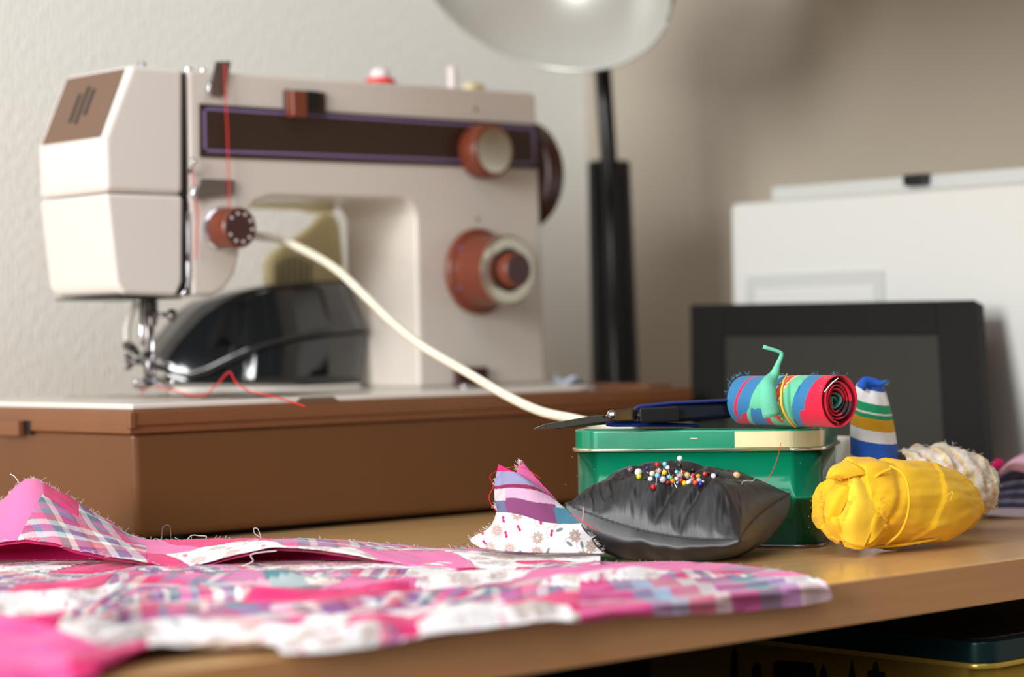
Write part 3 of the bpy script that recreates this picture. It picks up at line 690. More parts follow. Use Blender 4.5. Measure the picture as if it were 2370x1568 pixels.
# ------------------------------------------------------------------ scissors
sc = root('scissors', PD(1480, 975, 1.33), 'scissors with steel blades and dark blue handles resting on the green tin', 'scissors')
def sprism(name, pts, D0, dD, m, par, bevel=0.0006):   # pts (px,py,D)
    return prism(name, [PD(a, b, d) for a, b, d in pts], FW * dD, m, par, bevel, 2)
# blades: nearly edge-on wedges reaching out over the left end of the tin
sprism('blade', [(1236, 992, 1.305), (1262, 982, 1.306), (1380, 962, 1.318), (1415, 960, 1.322), (1428, 975, 1.322), (1375, 979, 1.318), (1300, 991, 1.309), (1237, 995, 1.305)], 0, 0.0016, M_BLADE, sc, 0.0003)
sprism('blade', [(1262, 990, 1.310), (1382, 973, 1.326), (1420, 972, 1.33), (1420, 982, 1.33), (1384, 985, 1.326), (1290, 994, 1.312)], 0, 0.0014, M_DCHROME, sc, 0.0003)
sprism('blade_heel', [(1405, 962, 1.318), (1420, 952, 1.318), (1460, 945, 1.325), (1476, 948, 1.327), (1474, 975, 1.327), (1420, 978, 1.320)], 0, 0.005, M_DCHROME, sc, 0.001)
lathe('pivot_screw', PD(1416, 960, 1.3175), -FW * 0.7 + UP * 0.7, [(0, 0.0028), (0.0012, 0.0026), (0.0018, 0.0016)], M_CHROME, sc, 16)
h = [(1472, 950), (1500, 942), (1560, 935), (1640, 930), (1700, 928)]; hb = [(1474, 975), (1500, 980), (1560, 978), (1640, 974), (1700, 968)]
hp = [(a, b, 1.325 + (a - 1470) * 0.0001) for a, b in h + hb[::-1]]
g1 = sprism('handle', [(a, b, d) for a, b, d in hp], 0, 0.010, M_NAVY, sc, 0.0035)
sprism('handle_top', [(1462, 950, 1.327), (1480, 938, 1.328), (1560, 930, 1.334), (1700, 924, 1.343), (1700, 930, 1.343), (1560, 937, 1.334), (1482, 947, 1.328)], 0, 0.010, M_BLUE, sc, 0.0008)
sprism('grip_pad', [(1480, 945, 1.3225), (1568, 941, 1.330), (1575, 950, 1.331), (1573, 976, 1.331), (1482, 980, 1.3225)], 0, 0.004, M_GRIP, sc, 0.0012)
sprism('lower_handle', [(1402, 980, 1.320), (1440, 974, 1.326), (1500, 976, 1.336), (1620, 982, 1.345), (1620, 989, 1.345), (1420, 989, 1.322), (1402, 987, 1.320)], 0, 0.006, M_BLUE, sc, 0.0012)

# ------------------------------------------------------------------ colour helpers for prints
def L3(*c): return np.array(lin(c))
PINK, HOT, MAG, PUR, TEAL, GRB, CRM, SAL, WHT, LAV = L3(236, 112, 172), L3(226, 24, 112), L3(150, 24, 86), L3(146, 84, 156), L3(74, 128, 138), L3(134, 142, 170), L3(232, 226, 216), L3(218, 122, 136), L3(244, 240, 238), L3(176, 150, 200)
SEQ_A = [(CRM, 1.0), (HOT, 1.2), (GRB, .7), (PINK, 1.1), (TEAL, .9), (CRM, .6), (PUR, 1.2), (MAG, .4), (SAL, 1.0), (WHT, .7), (TEAL, .5), (PUR, .7)]
def seqcol(SEQ, t, per):
    w_ = np.array([s[1] for s in SEQ]); c_ = np.cumsum(w_) / w_.sum(); cols = np.array([s[0] for s in SEQ])
    return cols[np.minimum(np.searchsorted(c_, np.mod(t / per, 1.0)), len(SEQ) - 1)]
def plaid(u, v, per=0.06, seq=SEQ_A, mixv=0.5):
    return seqcol(seq, u, per) * (1 - mixv) + seqcol(seq, v + 0.013, per) * mixv
def floral(u, v, sc_=1.0, seed=0):
    """white ground with scattered taupe daisies, magenta buds and leaf sprigs"""
    C = np.tile(L3(248, 244, 244), (len(u), 1))
    cell = 0.0105 * sc_; iu = np.floor(u / cell).astype(int); iv = np.floor(v / cell).astype(int)
    for du in (-1, 0, 1):
        for dv in (-1, 0, 1):
            a = iu + du; b = iv + dv
            h1 = np.mod(np.sin(a * 127.1 + b * 311.7 + seed) * 43758.5453, 1.0); h2 = np.mod(np.sin(a * 269.5 + b * 183.3 + seed) * 43758.5453, 1.0)
            h3 = np.mod(np.sin(a * 419.2 + b * 71.9 + seed) * 43758.5453, 1.0)
            x = u - (a + 0.12 + 0.76 * h1) * cell; y = v - (b + 0.12 + 0.76 * h2) * cell
            r = np.hypot(x, y); t = np.arctan2(y, x) + h3 * 6
            R = cell * 0.46
            pet = (r < R * (0.62 + 0.38 * np.abs(np.cos(4 * t)))) & (h3 < 0.46)
            C[pet] = np.where(np.abs(np.cos(4 * t[pet]))[:, None] < 0.35, L3(150, 122, 114), L3(200, 176, 164))
            cen = (r < R * 0.22) & (h3 < 0.46); C[cen] = L3(200, 214, 220)
            cen = (r < R * 0.12) & (h3 < 0.28); C[cen] = L3(220, 60, 110)
            bud = (r < R * (0.34 + 0.20 * np.cos(2 * t))) & (h3 >= 0.55) & (h3 < 0.86); C[bud] = L3(214, 14, 110)
            xr = x * np.cos(h1 * 6) + y * np.sin(h1 * 6); yr_ = -x * np.sin(h1 * 6) + y * np.cos(h1 * 6)
            lf = ((xr / (R * 0.62)) ** 2 + (yr_ / (R * 0.24)) ** 2 < 1) & (h3 >= 0.86); C[lf] = L3(120, 140, 146)
            st = (np.abs(r - R * 0.85) < R * 0.06) & (np.sin(t) > 0.3) & (h3 > 0.45); C[st] = L3(206, 170, 170)
    return C
# patch layout: column/row patches with their own print
def patch_cols(u, v, kind, a):
    ca, sa = math.cos(a), math.sin(a); uu_ = u * ca - v * sa; vv_ = u * sa + v * ca
    if kind == 'pink': return np.tile(PINK, (len(u), 1))
    if kind == 'flap':
        uf = u - u.min()
        ca_ = seqcol([(L3(228, 40, 130), 3.2), (GRB, .9), (L3(150, 196, 214), .8), (SAL, 1.3), (CRM, .8), (L3(190, 70, 140), 1.6), (TEAL, 1.2), (LAV, 1.0), (WHT, 1.2)], np.clip(uf + 0.25 * (v - v.mean()), 0, 0.1399), 0.14)
        cb_ = seqcol([(PINK, 1), (CRM, .7), (L3(80, 160, 170), .8), (PUR, .7)], v, 0.045)
        return ca_ * 0.68 + cb_ * 0.32
    if kind == 'pinkb': return np.tile(L3(246, 84, 160), (len(u), 1))
    if kind == 'hot': return np.tile(HOT, (len(u), 1))
    if kind == 'floral': return floral(uu_, vv_, 1.35) * 0.75 + L3(246, 240, 240) * 0.25
    if kind == 'plaid': return plaid(uu_, vv_, 0.075)
    if kind == 'plaid2': return plaid(uu_, vv_, 0.05, SEQ_A[::-1], 0.35)
    return plaid(uu_, vv_, 0.20, SEQ_A, 0.4)

def edge_pt(x, y, lift=0.003):
    """a point of the cloth seen at (x, y) if it lay on the desk; past the desk edge it hangs down the front"""
    p = PZ(x, y, lift)
    if p[1] < YE - 0.004: p = PY(x, y, YE - 0.0045)
    return p
def build_sheet(name, ctrl, nx, ny, kinds, ncols, nrows, parent, amp, fs, seed, uvscale=None, thick=0.0008, exclude=None, special=None, pw_=0.058, ph=0.040):
    """ctrl: list of columns, each a list of 3D points front->back. patches become objects."""
    C = np.array(ctrl)                                    # [a, b, 3]
    g1_ = np.array([smooth_path(c_, ny) for c_ in C])     # a, ny
    G = np.array([smooth_path(g1_[:, j], nx) for j in range(ny)]).transpose(1, 0, 2)   # nx, ny
    G = G.copy()
    u = np.zeros((nx, ny)); v = np.zeros((nx, ny))
    u[1:] = np.cumsum(np.linalg.norm(np.diff(G, axis=0), axis=2), axis=0); v[:, 1:] = np.cumsum(np.linalg.norm(np.diff(G, axis=1), axis=2), axis=1)
    u = np.repeat(np.mean(u, axis=1)[:, None], ny, 1)
    nz = fbm(np.stack([u * 0.5, v, v * 0], -1), fs, seed, 3).reshape(nx, ny)
    nz2 = fbm(np.stack([u, v * 1.6, v * 0], -1), fs * 4, seed + 7, 2).reshape(nx, ny)
    pu = np.linspace(0, 1, nx)[:, None]; 
    dz = (nz + 0.25 * nz2) * amp
    if amp > 0.005: dz = dz * np.clip((1 - np.linspace(0, 1, ny)[None]) * 3.0 + 0.25, 0, 1)
    over = G[:, :, 1] < YE + 0.001
    G[:, :, 2] += np.where(over, 0, np.maximum(dz, -0.0025 if amp < 0.006 else -amp)); G[:, :, 2] += np.where(over, 0, amp * 0.45 * np.maximum(0, np.sin(v * 95 + 2.2 * nz + u * 9)) ** 2 * np.clip((1 - np.linspace(0, 1, ny)[None]) * 3.0, 0, 1)) if amp > 0.005 else 0; G[:, :, 1] -= np.where(over, np.abs(dz) * 0.8, 0)
    fl = ~over; G[:, :, 2] = np.where(fl, np.maximum(G[:, :, 2], ZT + 0.0012), G[:, :, 2])
    rel = G - CAM; Dp = rel @ FW; pxg = CX + (rel @ RT) / Dp * FPX; pyg = CY - rel[..., 2] / Dp * FPX
    pyg = pyg - RS * (pxg - CX)
    uc = (u[:-1, :-1] + u[1:, 1:]) / 2; vc = (v[:-1, :-1] + v[1:, 1:]) / 2; pc2 = (pxg[:-1, :-1] + pxg[1:, 1:]) / 2; qc = (pyg[:-1, :-1] + pyg[1:, 1:]) / 2
    wb = fbm(np.stack([uc, vc, vc * 0], -1), 11, seed + 3, 2).reshape(uc.shape) * 0.010
    rot = 0.42 if seed < 5 else -0.5
    A_ = uc * math.cos(rot) - vc * math.sin(rot) + wb; B_ = uc * math.sin(rot) + vc * math.cos(rot) + wb * 0.6
    rw = np.floor(B_ / ph); cl = np.floor((A_ + 0.37 * pw_ * np.mod(rw * 1.7 + seed, 3)) / pw_)
    ids = (cl * 100 + rw).astype(int)
    if special is not None: ids = special(ids, pc2, qc)
    vid = np.arange(nx * ny).reshape(nx, ny)
    fcs = np.stack([vid[:-1, :-1], vid[1:, :-1], vid[1:, 1:], vid[:-1, 1:]], -1)
    flat = G.reshape(-1, 3); uf, vf = u.ravel(), v.ravel()
    for q in np.unique(ids):
        F_ = fcs[ids == q].reshape(-1, 4)
        if len(F_) < 12 and not (isinstance(q, (int, np.integer)) and q >= 90000): pass
        vu, inv = np.unique(F_, return_inverse=True); F2 = inv.reshape(-1, 4)
        me = mesh(flat[vu], [tuple(map(int, f_)) for f_ in F2])
        if q >= 90000: k = ('pinkb', 'hot', 'flap', 'plaid', 'pink')[int(q) - 90000]
        else: k = kinds[int(abs(math.sin(q * 12.9898 + seed * 3) * 43758.5)) % len(kinds)]
        paint(me, patch_cols(uf[vu], vf[vu], k, (int(q) * 37) % 7 * 0.28 - 0.6))
        o = link('patch', me, M_CLOTH, parent, True); solid(o, thick)
    return G

quilt = root('patchwork_cloth', PZ(700, 1400, 0), 'unfinished pink and plaid patchwork cloth spread over the front of the desk', 'cloth')
KINDS = ['floral', 'plaid', 'pink', 'plaid2', 'floral', 'plaid', 'floral', 'plaid3', 'floral', 'hot', 'plaid3', 'plaid2']
def sp1(ids, x, y):
    ids = ids.copy()
    ids[(x > 1330) & (y > 1352 - 0.02 * (x - 1330))] = 90002
    m_ = (x < 330) & (y > 1432 + 0.20 * x + 0.0006 * np.maximum(x, 0) ** 2); ids[m_] = 90000
    ids[(x > 150) & (x < 330) & (y > 1560 - 0.22 * x)] = 90001
    return ids
def sp2(ids, x, y):
    ids = ids.copy()
    ids[(y < 1262) & (x < 30 + (1262 - y) * 0.55) & (x > -260)] = 90004
    ids[(ids < 90000) & (x < 330)] = 90003
    ids[(x > 95) & (x < 175) & (y < 1096 + 0.62 * x)] = 90001
    return ids
fx = [-320, -100, 60, 200, 330, 500, 700, 850, 1000, 1130, 1250, 1330, 1450, 1560, 1700, 1830, 1900, 1918]
ff = [1690, 1640, 1610, 1568, 1522, 1505, 1512, 1500, 1468, 1452, 1436, 1440, 1428, 1425, 1418, 1405, 1392, 1386]
bb = [1305, 1305, 1302, 1300, 1298, 1298, 1300, 1302, 1300, 1302, 1302, 1302, 1303, 1304, 1308, 1322, 1345, 1374]
ctrl = []
for x, a, b in zip(fx, ff, bb):
    ctrl.append([edge_pt(x, a * (1 - t) + b * t) for t in (0, 0.12, 0.25, 0.4, 0.6, 0.8, 1.0)])
G1 = build_sheet('q', ctrl, 760, 150, KINDS, 18, 5, quilt, 0.0085, 9.0, 2.0, special=sp1)

# upper, folded layer of the same quilt with the raised corner at the left
sx = [-260, -120, -40, 10, 45, 80, 130, 175, 220, 260, 300, 360, 430, 520, 640, 760, 880, 1000, 1100, 1200, 1300, 1390]
sil_y = [1230, 1215, 1185, 1152, 1118, 1108, 1134, 1162, 1192, 1214, 1240, 1252, 1250, 1246, 1246, 1250, 1258, 1266, 1270, 1282, 1288, 1292]
fro_y = [1272, 1268, 1262, 1256, 1252, 1252, 1258, 1272, 1282, 1288, 1292, 1304, 1308, 1290, 1268, 1276, 1302, 1320, 1318, 1324, 1322, 1304]
tab_f = [1322] * 14 + [1324] * 8
ctrl = []
for i_, x in enumerate(sx):
    Df = float((PZ(x, tab_f[i_] + 6, 0) - CAM) @ FW); Db = Df + 0.085
    a, b = fro_y[i_], sil_y[i_]
    ctrl.append([PD(x, a, Df), PD(x, a + (b - a) * 0.22 - 2, Df + 0.012), PD(x, a + (b - a) * 0.5, Df + 0.032), PD(x, a + (b - a) * 0.8, Df + 0.058), PD(x, b, Db), PD(x + 6, b + 22, Db + 0.010)])
for c_ in ctrl:
    for p in c_: p[2] = max(p[2], ZT + 0.0035)
G2 = build_sheet('q2', ctrl, 720, 110, ['plaid2', 'plaid', 'pink', 'floral', 'plaid', 'hot', 'plaid2'], 13, 2, quilt, 0.0024, 16.0, 9.0, special=sp2, pw_=0.055, ph=0.06)
uf_ = np.array([[PZ(x, y, 0.0016 + 0.001 * q) for q, y in enumerate((1338, 1316, 1296))] for x in range(-250, 1380, 30)])
link('under_fold', grid(uf_), M_HOT, quilt, True)
b0_ = G2[:, 66] - UP * 0.0012; b3_ = b0_ + FW * 0.004; b3_[:, 2] = ZT + 0.0012; f0_ = G2[:, 66] - FW * 0.03; f0_[:, 2] = ZT + 0.0010
uf_ = np.stack([b0_, b0_ * 0.6 + b3_ * 0.4, b3_, f0_], 1)[::2]
link('under_fold', grid(uf_), M_HOT, quilt, True)
# hot pink lining beneath the folded layer
lin_ = G2[:, :62].copy(); lin_[:, :, 2] = np.maximum(lin_[:, :, 2] - 0.0022, ZT + 0.0016)
lin_ += FW * 0.0015
o = link('lining', grid(lin_[::2, ::2]), M_HOT, quilt, True)
# frayed threads along the raw edges
def fray(Gd, js, n, ln, up=0.6, seed=1, out=None):
    rnd = random.Random(seed); ps = []
    for _ in range(n):
        i = rnd.randrange(2, Gd.shape[0] - 2); j = js if isinstance(js, int) else rnd.choice(js)
        p = Gd[i, j].copy(); L_ = ln * rnd.uniform(0.3, 1.2)
        d = RT * rnd.uniform(-0.8, 0.8) + UP * rnd.uniform(0.1, 1) * up - FW * rnd.uniform(-0.5, 0.5)
        if out is not None: d = d + np.array(out) * rnd.uniform(0.3, 1)
        e = RT * rnd.uniform(-0.4, 0.4) + UP * rnd.uniform(-0.3, 0.2)
        ps.append(np.array([p + d * L_ * t + e * L_ * t * t for t in (0, 0.33, 0.66, 1.0)]))
    return ps
ps = fray(G2, [84, 86, 88, 90], 500, 0.0035, 0.8, 3) + fray(G2, 0, 260, 0.004, 0.3, 4) + fray(G1, 149, 160, 0.004, 0.4, 5)
tag(tubes('frayed_threads', ps, 0.00011, M_FRAYW, quilt, 3), kind='stuff')
def curl(pts, r, m, name, parent=None, lab=None, cat='thread'):
    P_ = [PD(*p) for p in pts]; o = tube(name, smooth_path(P_, 10 * len(P_)), r, m, parent, 5, org=None if parent else P_[0])
    if lab: tag(o, lab, cat)
    return o
D0 = 1.34
curl([(375, 1248, D0), (376, 1224, D0), (386, 1216, D0), (394, 1222, D0), (396, 1246, D0)], 0.00014, mat('grey_thread', (110, 128, 134), 0.7), 'loose_thread', quilt)
curl([(432, 1250, D0), (445, 1240, D0), (462, 1241, D0), (478, 1243, D0), (470, 1256, D0)], 0.00022, M_FRAYW, 'loose_thread', quilt)
curl([(605, 1246, D0), (590, 1236, D0), (588, 1224, D0), (597, 1226, D0), (604, 1244, D0)], 0.0002, M_FRAYW, 'loose_thread', quilt)
curl([(24, 1098, 1.3), (34, 1104, 1.3), (44, 1118, 1.3)], 0.0003, M_FRAYW, 'loose_thread', quilt)
curl([(560, 1312, 1.22), (585, 1300, 1.22), (580, 1286, 1.22), (600, 1280, 1.22), (640, 1276, 1.22)], 0.00025, M_FRAYW, 'loose_thread', quilt)

# ------------------------------------------------------------------ standing scrap of the quilt at its right
fs_ = root('folded_scrap', PZ(1240, 1292, 0), 'plaid and floral fabric scrap standing folded left of the pincushion', 'fabric scrap')
def patch_surface(name, quad_px, nu, nv, colf, parent, m=M_CLOTH, ripple=0.001, thick=0.0006):
    """quad_px: rows (bottom->top) of (px,py,D) control points"""
    A = [smooth_path([PD(*p) for p in row], nu) for row in quad_px]
    A = np.array(A); Gq = np.array([smooth_path(A[:, i], nv) for i in range(nu)])   # nu, nv, 3
    u = np.zeros(Gq.shape[:2]); v = np.zeros(Gq.shape[:2])
    u[1:] = np.cumsum(np.linalg.norm(np.diff(Gq, axis=0), axis=2), axis=0); v[:, 1:] = np.cumsum(np.linalg.norm(np.diff(Gq, axis=1), axis=2), axis=1)
    rp = fbm(np.stack([u, v, v * 0], -1), 60, 1.7, 2).reshape(u.shape) * ripple
    Gq = Gq + (-FW)[None, None] * rp[..., None]
    me = grid(Gq)
    if colf is not None: paint(me, colf(u.ravel(), (v / v[:, -1:]).ravel()) if name == 'plaid_patch' else floral((Gq @ RT).ravel(), Gq[..., 2].ravel(), 0.72, 3.0))
    o = link(name, me, m, parent, True); solid(o, thick); return Gq
def plaid_s(u, v):
    H = v.max(); C = np.zeros((len(u), 3)); t = v / H * 1.0
    bands = [(0.00, TEAL), (0.22, None), (0.24, None)]
    C[:] = L3(214, 170, 196)
    C[t < 0.30] = L3(132, 64, 112)
    ug = u / u.max()
    C[(t < 0.25) & (ug > 0.72)] = L3(70, 128, 150)
    C[(t < 0.25) & (ug < 0.12)] = L3(100, 108, 138)
    C[(t >= 0.25) & (t < 0.5) & (ug > 0.75)] = L3(196, 206, 214)
    C[(t >= 0.25) & (t < 0.5) & (ug < 0.14)] = L3(214, 196, 200)
    C[(t >= 0.49) & (t < 0.56)] = L3(140, 30, 78)
    C[(t >= 0.56)] = L3(150, 148, 186)
    C[(t >= 0.86)] = L3(232, 20, 118)
    wv = 0.93 + 0.07 * np.sign(np.sin(u * 6000 + v * 180)); return C * wv[:, None]
D1 = 1.262
patch_surface('plaid_patch', [[(1152, 1187, D1), (1200, 1192, D1 - .004), (1260, 1212, D1 - .006), (1345, 1212, D1 - .004)],
    [(1146, 1165, D1 + .004), (1190, 1160, D1), (1240, 1172, D1 - .004), (1316, 1185, D1 - .002)],
    [(1145, 1130, D1 + .010), (1180, 1124, D1 + .006), (1225, 1128, D1 + .002), (1270, 1148, D1 + .004)],
    [(1148, 1105, D1 + .014), (1172, 1098, D1 + .012), (1204, 1102, D1 + .008), (1246, 1130, D1 + .008)],
    [(1154, 1076, D1 + .018), (1160, 1078, D1 + .017), (1172, 1086, D1 + .014), (1190, 1095, D1 + .012)]], 130, 110, plaid_s, fs_)
patch_surface('floral_patch', [[(1112, 1268, D1 - .012), (1170, 1276, D1 - .020), (1250, 1280, D1 - .022), (1330, 1280, D1 - .020), (1396, 1282, D1 - .014)],
    [(1090, 1250, D1 - .004), (1160, 1248, D1 - .014), (1240, 1250, D1 - .018), (1320, 1252, D1 - .014), (1376, 1262, D1 - .008)],
    [(1134, 1222, D1 - .001), (1180, 1222, D1 - .010), (1240, 1228, D1 - .012), (1310, 1230, D1 - .010), (1364, 1236, D1 - .004)],
    [(1150, 1186, D1 - .0004), (1200, 1192, D1 - .0044), (1255, 1209, D1 - .0064), (1310, 1214, D1 - .0050), (1347, 1212, D1 - .0044)]], 220, 110, lambda u, v: floral(u + 0.002, v, 0.95, 3.0), fs_, ripple=0.0008)
patch_surface('pink_lining', [[(1200, 1110, D1 + .006), (1240, 1135, D1 + .008), (1290, 1175, D1 + .008), (1325, 1194, D1 + .004)],
    [(1196, 1092, D1 + .012), (1240, 1118, D1 + .014), (1280, 1156, D1 + .013), (1312, 1184, D1 + .006)],
    [(1208, 1066, D1 + .016), (1222, 1086, D1 + .017), (1256, 1124, D1 + .016), (1302, 1176, D1 + .008)]], 60, 30, None, fs_, M_PINK)
rnd = random.Random(8); ps = []
for (a, b, a2, b2, n_, D_) in ((1146, 1165, 1152, 1185, 26, D1), (1196, 1092, 1208, 1066, 40, D1 + .014), (1145, 1130, 1150, 1105, 16, D1 + .012), (1345, 1212, 1396, 1282, 50, D1 - .008), (1090, 1250, 1140, 1216, 26, D1 - .003), (1360, 1270, 1396, 1284, 50, D1 - .014)):
    for _ in range(n_):
        t = rnd.random(); p = PD(a + (a2 - a) * t, b + (b2 - b) * t, D_); s_ = -1 if a < 1300 else 1
        d = RT * s_ * rnd.uniform(0.2, 1) + UP * rnd.uniform(-0.2, 0.7); L_ = rnd.uniform(0.001, 0.003)
        ps.append(np.array([p, p + d * L_ * 0.5, p + d * L_ + UP * L_ * rnd.uniform(-0.3, 0.3)]))
tag(tubes('frayed_edge', ps, 0.00009, M_FRAYW, fs_, 3), kind='stuff')
curl([(1152, 1187, D1), (1138, 1170, D1), (1132, 1150, D1), (1142, 1125, D1), (1134, 1104, D1), (1148, 1092, D1 + .01), (1185, 1082, D1 + .008), (1215, 1085, D1 + .006), (1240, 1100, D1 + .006), (1250, 1108, D1 + .006)], 0.00022, M_REDT, 'red_scrap_thread', None, 'fine red thread looping round the standing plaid scrap')
curl([(1322, 1192, D1 - .016), (1345, 1205, D1 - .022), (1365, 1218, D1 - .026), (1384, 1227, D1 - .026)], 0.00025, M_REDT, 'red_seam_thread', None, 'short red thread end lying against the pincushion left side')
curl([(1348, 1206, D1 - .024), (1350, 1190, D1 - .026), (1350, 1174, D1 - .026)], 0.00018, mat('pink_thread', (238, 190, 200), 0.7), 'pink_thread', None, 'short pale pink thread standing against the black pincushion')

# ------------------------------------------------------------------ pincushion
cA, cB, cC = PD(1308, 1166, 1.262), PD(1712, 1248, 1.222), PD(1828, 1143, 1.302)
cD = PD(1432, 1082, 1.335); cD[2] = ZT + 0.034
pcn = root('pincushion', V3(0, 0, 0) * 0 + (cA + cB + cC + cD) / 4 * np.array([1, 1, 0]) + UP * ZT, 'black satin pincushion stuck full of coloured pins, on the desk', 'pincushion')
NP_ = 180
lins = np.linspace(-1, 1, NP_)
Ug, Vg = np.meshgrid(lins, lins, indexing='ij')      # u: A->B (left->right front), v: front->back
def bil(U_, V_):
    a = (U_ + 1) / 2; b = (V_ + 1) / 2
    # pull the edges inwards between the corners
    return (cA[None, None] * ((1 - a) * (1 - b))[..., None] + cB[None, None] * (a * (1 - b))[..., None] + cC[None, None] * (a * b)[..., None] + cD[None, None] * ((1 - a) * b)[..., None])
base = bil(Ug, Vg); cen = (cA + cB + cC + cD) / 4
base = base.copy(); base[..., 2] -= 0.0075 * (1 - Ug ** 2) * ((1 - Vg) / 2)
inw = 0.13 * ((1 - Ug ** 2) * (Vg ** 2) ** 2 + (1 - Vg ** 2) * (Ug ** 2) ** 2)
base = base + (cen[None, None] - base) * (inw * 0.55)[..., None]
dome = ((1 - Ug ** 2).clip(0) ** 0.52) * ((1 - Vg ** 2).clip(0) ** 0.50)
def wr(U_, V_, s):    # puckers that run in from the seams and fade inwards
    e = np.exp(-(1 - np.abs(V_)) * 3.2) * (1 - U_ ** 2) ; e2 = np.exp(-(1 - np.abs(U_)) * 3.2) * (1 - V_ ** 2)
    return e * (np.sin(U_ * 11 + s + np.sin(U_ * 5 + s)) + .5 * np.sin(U_ * 23 + 2 * s)) + e2 * (np.sin(V_ * 9 + 1.3 * s) + .4 * np.sin(V_ * 21 + s))
nz = fbm(np.stack([Ug * 1.2, Vg * 1.2, Ug * 0], -1), 1.4, 3, 3).reshape(Ug.shape)
fv_ = np.exp(-(1 + Vg) * 1.5)
big = 0.26 * np.exp(-((Ug + 0.30 - 0.2 * (Vg + 1)) / 0.13) ** 2) * fv_ - 0.50 * np.exp(-((Ug - 0.00 - 0.25 * (Vg + 1)) / 0.07) ** 2) * fv_ + 0.55 * np.exp(-((Ug - 0.68) / 0.22) ** 2 - ((Vg + 0.62) / 0.34) ** 2) - 0.50 * np.exp(-((Ug - 0.30 - 0.28 * (Vg + 1)) / 0.06) ** 2) * fv_ - 0.30 * np.exp(-((Ug + 0.62 - 0.3 * (Vg + 1)) / 0.08) ** 2) * fv_
nz3 = fbm(np.stack([Ug * 3.2 + Vg * 0.8, Vg * 1.1, Ug * 0], -1), 1.6, 8, 3).reshape(Ug.shape); nz3 = np.abs(nz3) * np.exp(-(1 + Vg) * 1.6)
zt = (0.0245 + 0.004 * (1 - Vg) / 2) * dome * (1 + 0.14 * nz + big * 0.75) + 0.0013 * wr(Ug, Vg, 0.7) * dome ** 0.5 - 0.0055 * nz3 * dome ** 0.4
top = base.copy(); top[..., 2] += zt
# bottom: hangs down to the desk and bulges a little outwards
zb_ = base[..., 2] - (ZT) ; bd = dome ** 0.8
bot_ = base.copy(); bot_[..., 2] = ZT + np.maximum(0.0004, (base[..., 2] - ZT) * (1 - 1.25 * bd) + 0.0013 * wr(Ug, Vg, 2.1) * bd ** 0.4)
out = (base - cen[None, None]); out[..., 2] = 0
bot_ += out * (0.10 * np.sin(np.clip(bd * 1.3, 0, 1) * PI))[..., None]
allp = np.concatenate([top.reshape(-1, 3), bot_.reshape(-1, 3)])
m1 = grid(top)
bm = bmesh.new(); bm.from_mesh(m1); bmesh.ops.recalc_face_normals(bm, faces=bm.faces); bm.to_mesh(m1)
bvh = BVHTree.FromBMesh(bm); bm.free()
o = link('satin_cover', m1, M_SATIN, pcn, True)
o = link('satin_underside', grid(bot_), M_SATIN, pcn, True)
edge = np.concatenate([base[:, 0], base[-1, 1:], base[::-1, -1][1:], base[0, ::-1][1:]])
ez = np.concatenate([top[:, 0], top[-1, 1:], top[::-1, -1][1:], top[0, ::-1][1:]])
tube('seam', ez[::2], [0.00055 + 0.0002 * math.sin(k * 2.3) for k in range(len(ez[::2]))], M_SATIN, pcn, 6)

# pins ---------------------------------------------------------------
BC = {'mauve pearl': ((128, 96, 112), .25, .5), 'white pearl': ((232, 224, 226), .18, .1), 'lime': ((196, 214, 24), .15, 0), 'black': ((8, 8, 10), .08, 0), 'navy': ((10, 14, 130), .1, 0),
      'red': ((190, 8, 24), .1, 0), 'sky blue': ((130, 200, 232), .12, 0), 'white': ((246, 244, 244), .12, 0), 'dark red': ((130, 10, 18), .1, 0), 'pale mint': ((190, 224, 190), .12, 0),
      'orange': ((238, 84, 30), .12, 0), 'pink pearl': ((222, 198, 196), .18, .1), 'yellow': ((250, 206, 0), .12, 0), 'silver pearl': ((204, 202, 208), .18, .15), 'amber': ((226, 150, 20), .12, 0),
      'green': ((130, 184, 62), .12, 0), 'maroon': ((110, 10, 40), .12, 0), 'champagne pearl': ((226, 190, 138), .2, .1), 'indigo': ((44, 12, 128), .1, 0), 'crimson': ((186, 20, 50), .12, 0),
      'brick red': ((186, 54, 36), .12, 0), 'magenta': ((196, 16, 110), .12, 0), 'purple': ((40, 22, 78), .12, 0)}
BM = {k: mat(k.replace(' ', '_') + '_bead', v[0], v[1], v[2], coat=0.5) for k, v in BC.items()}
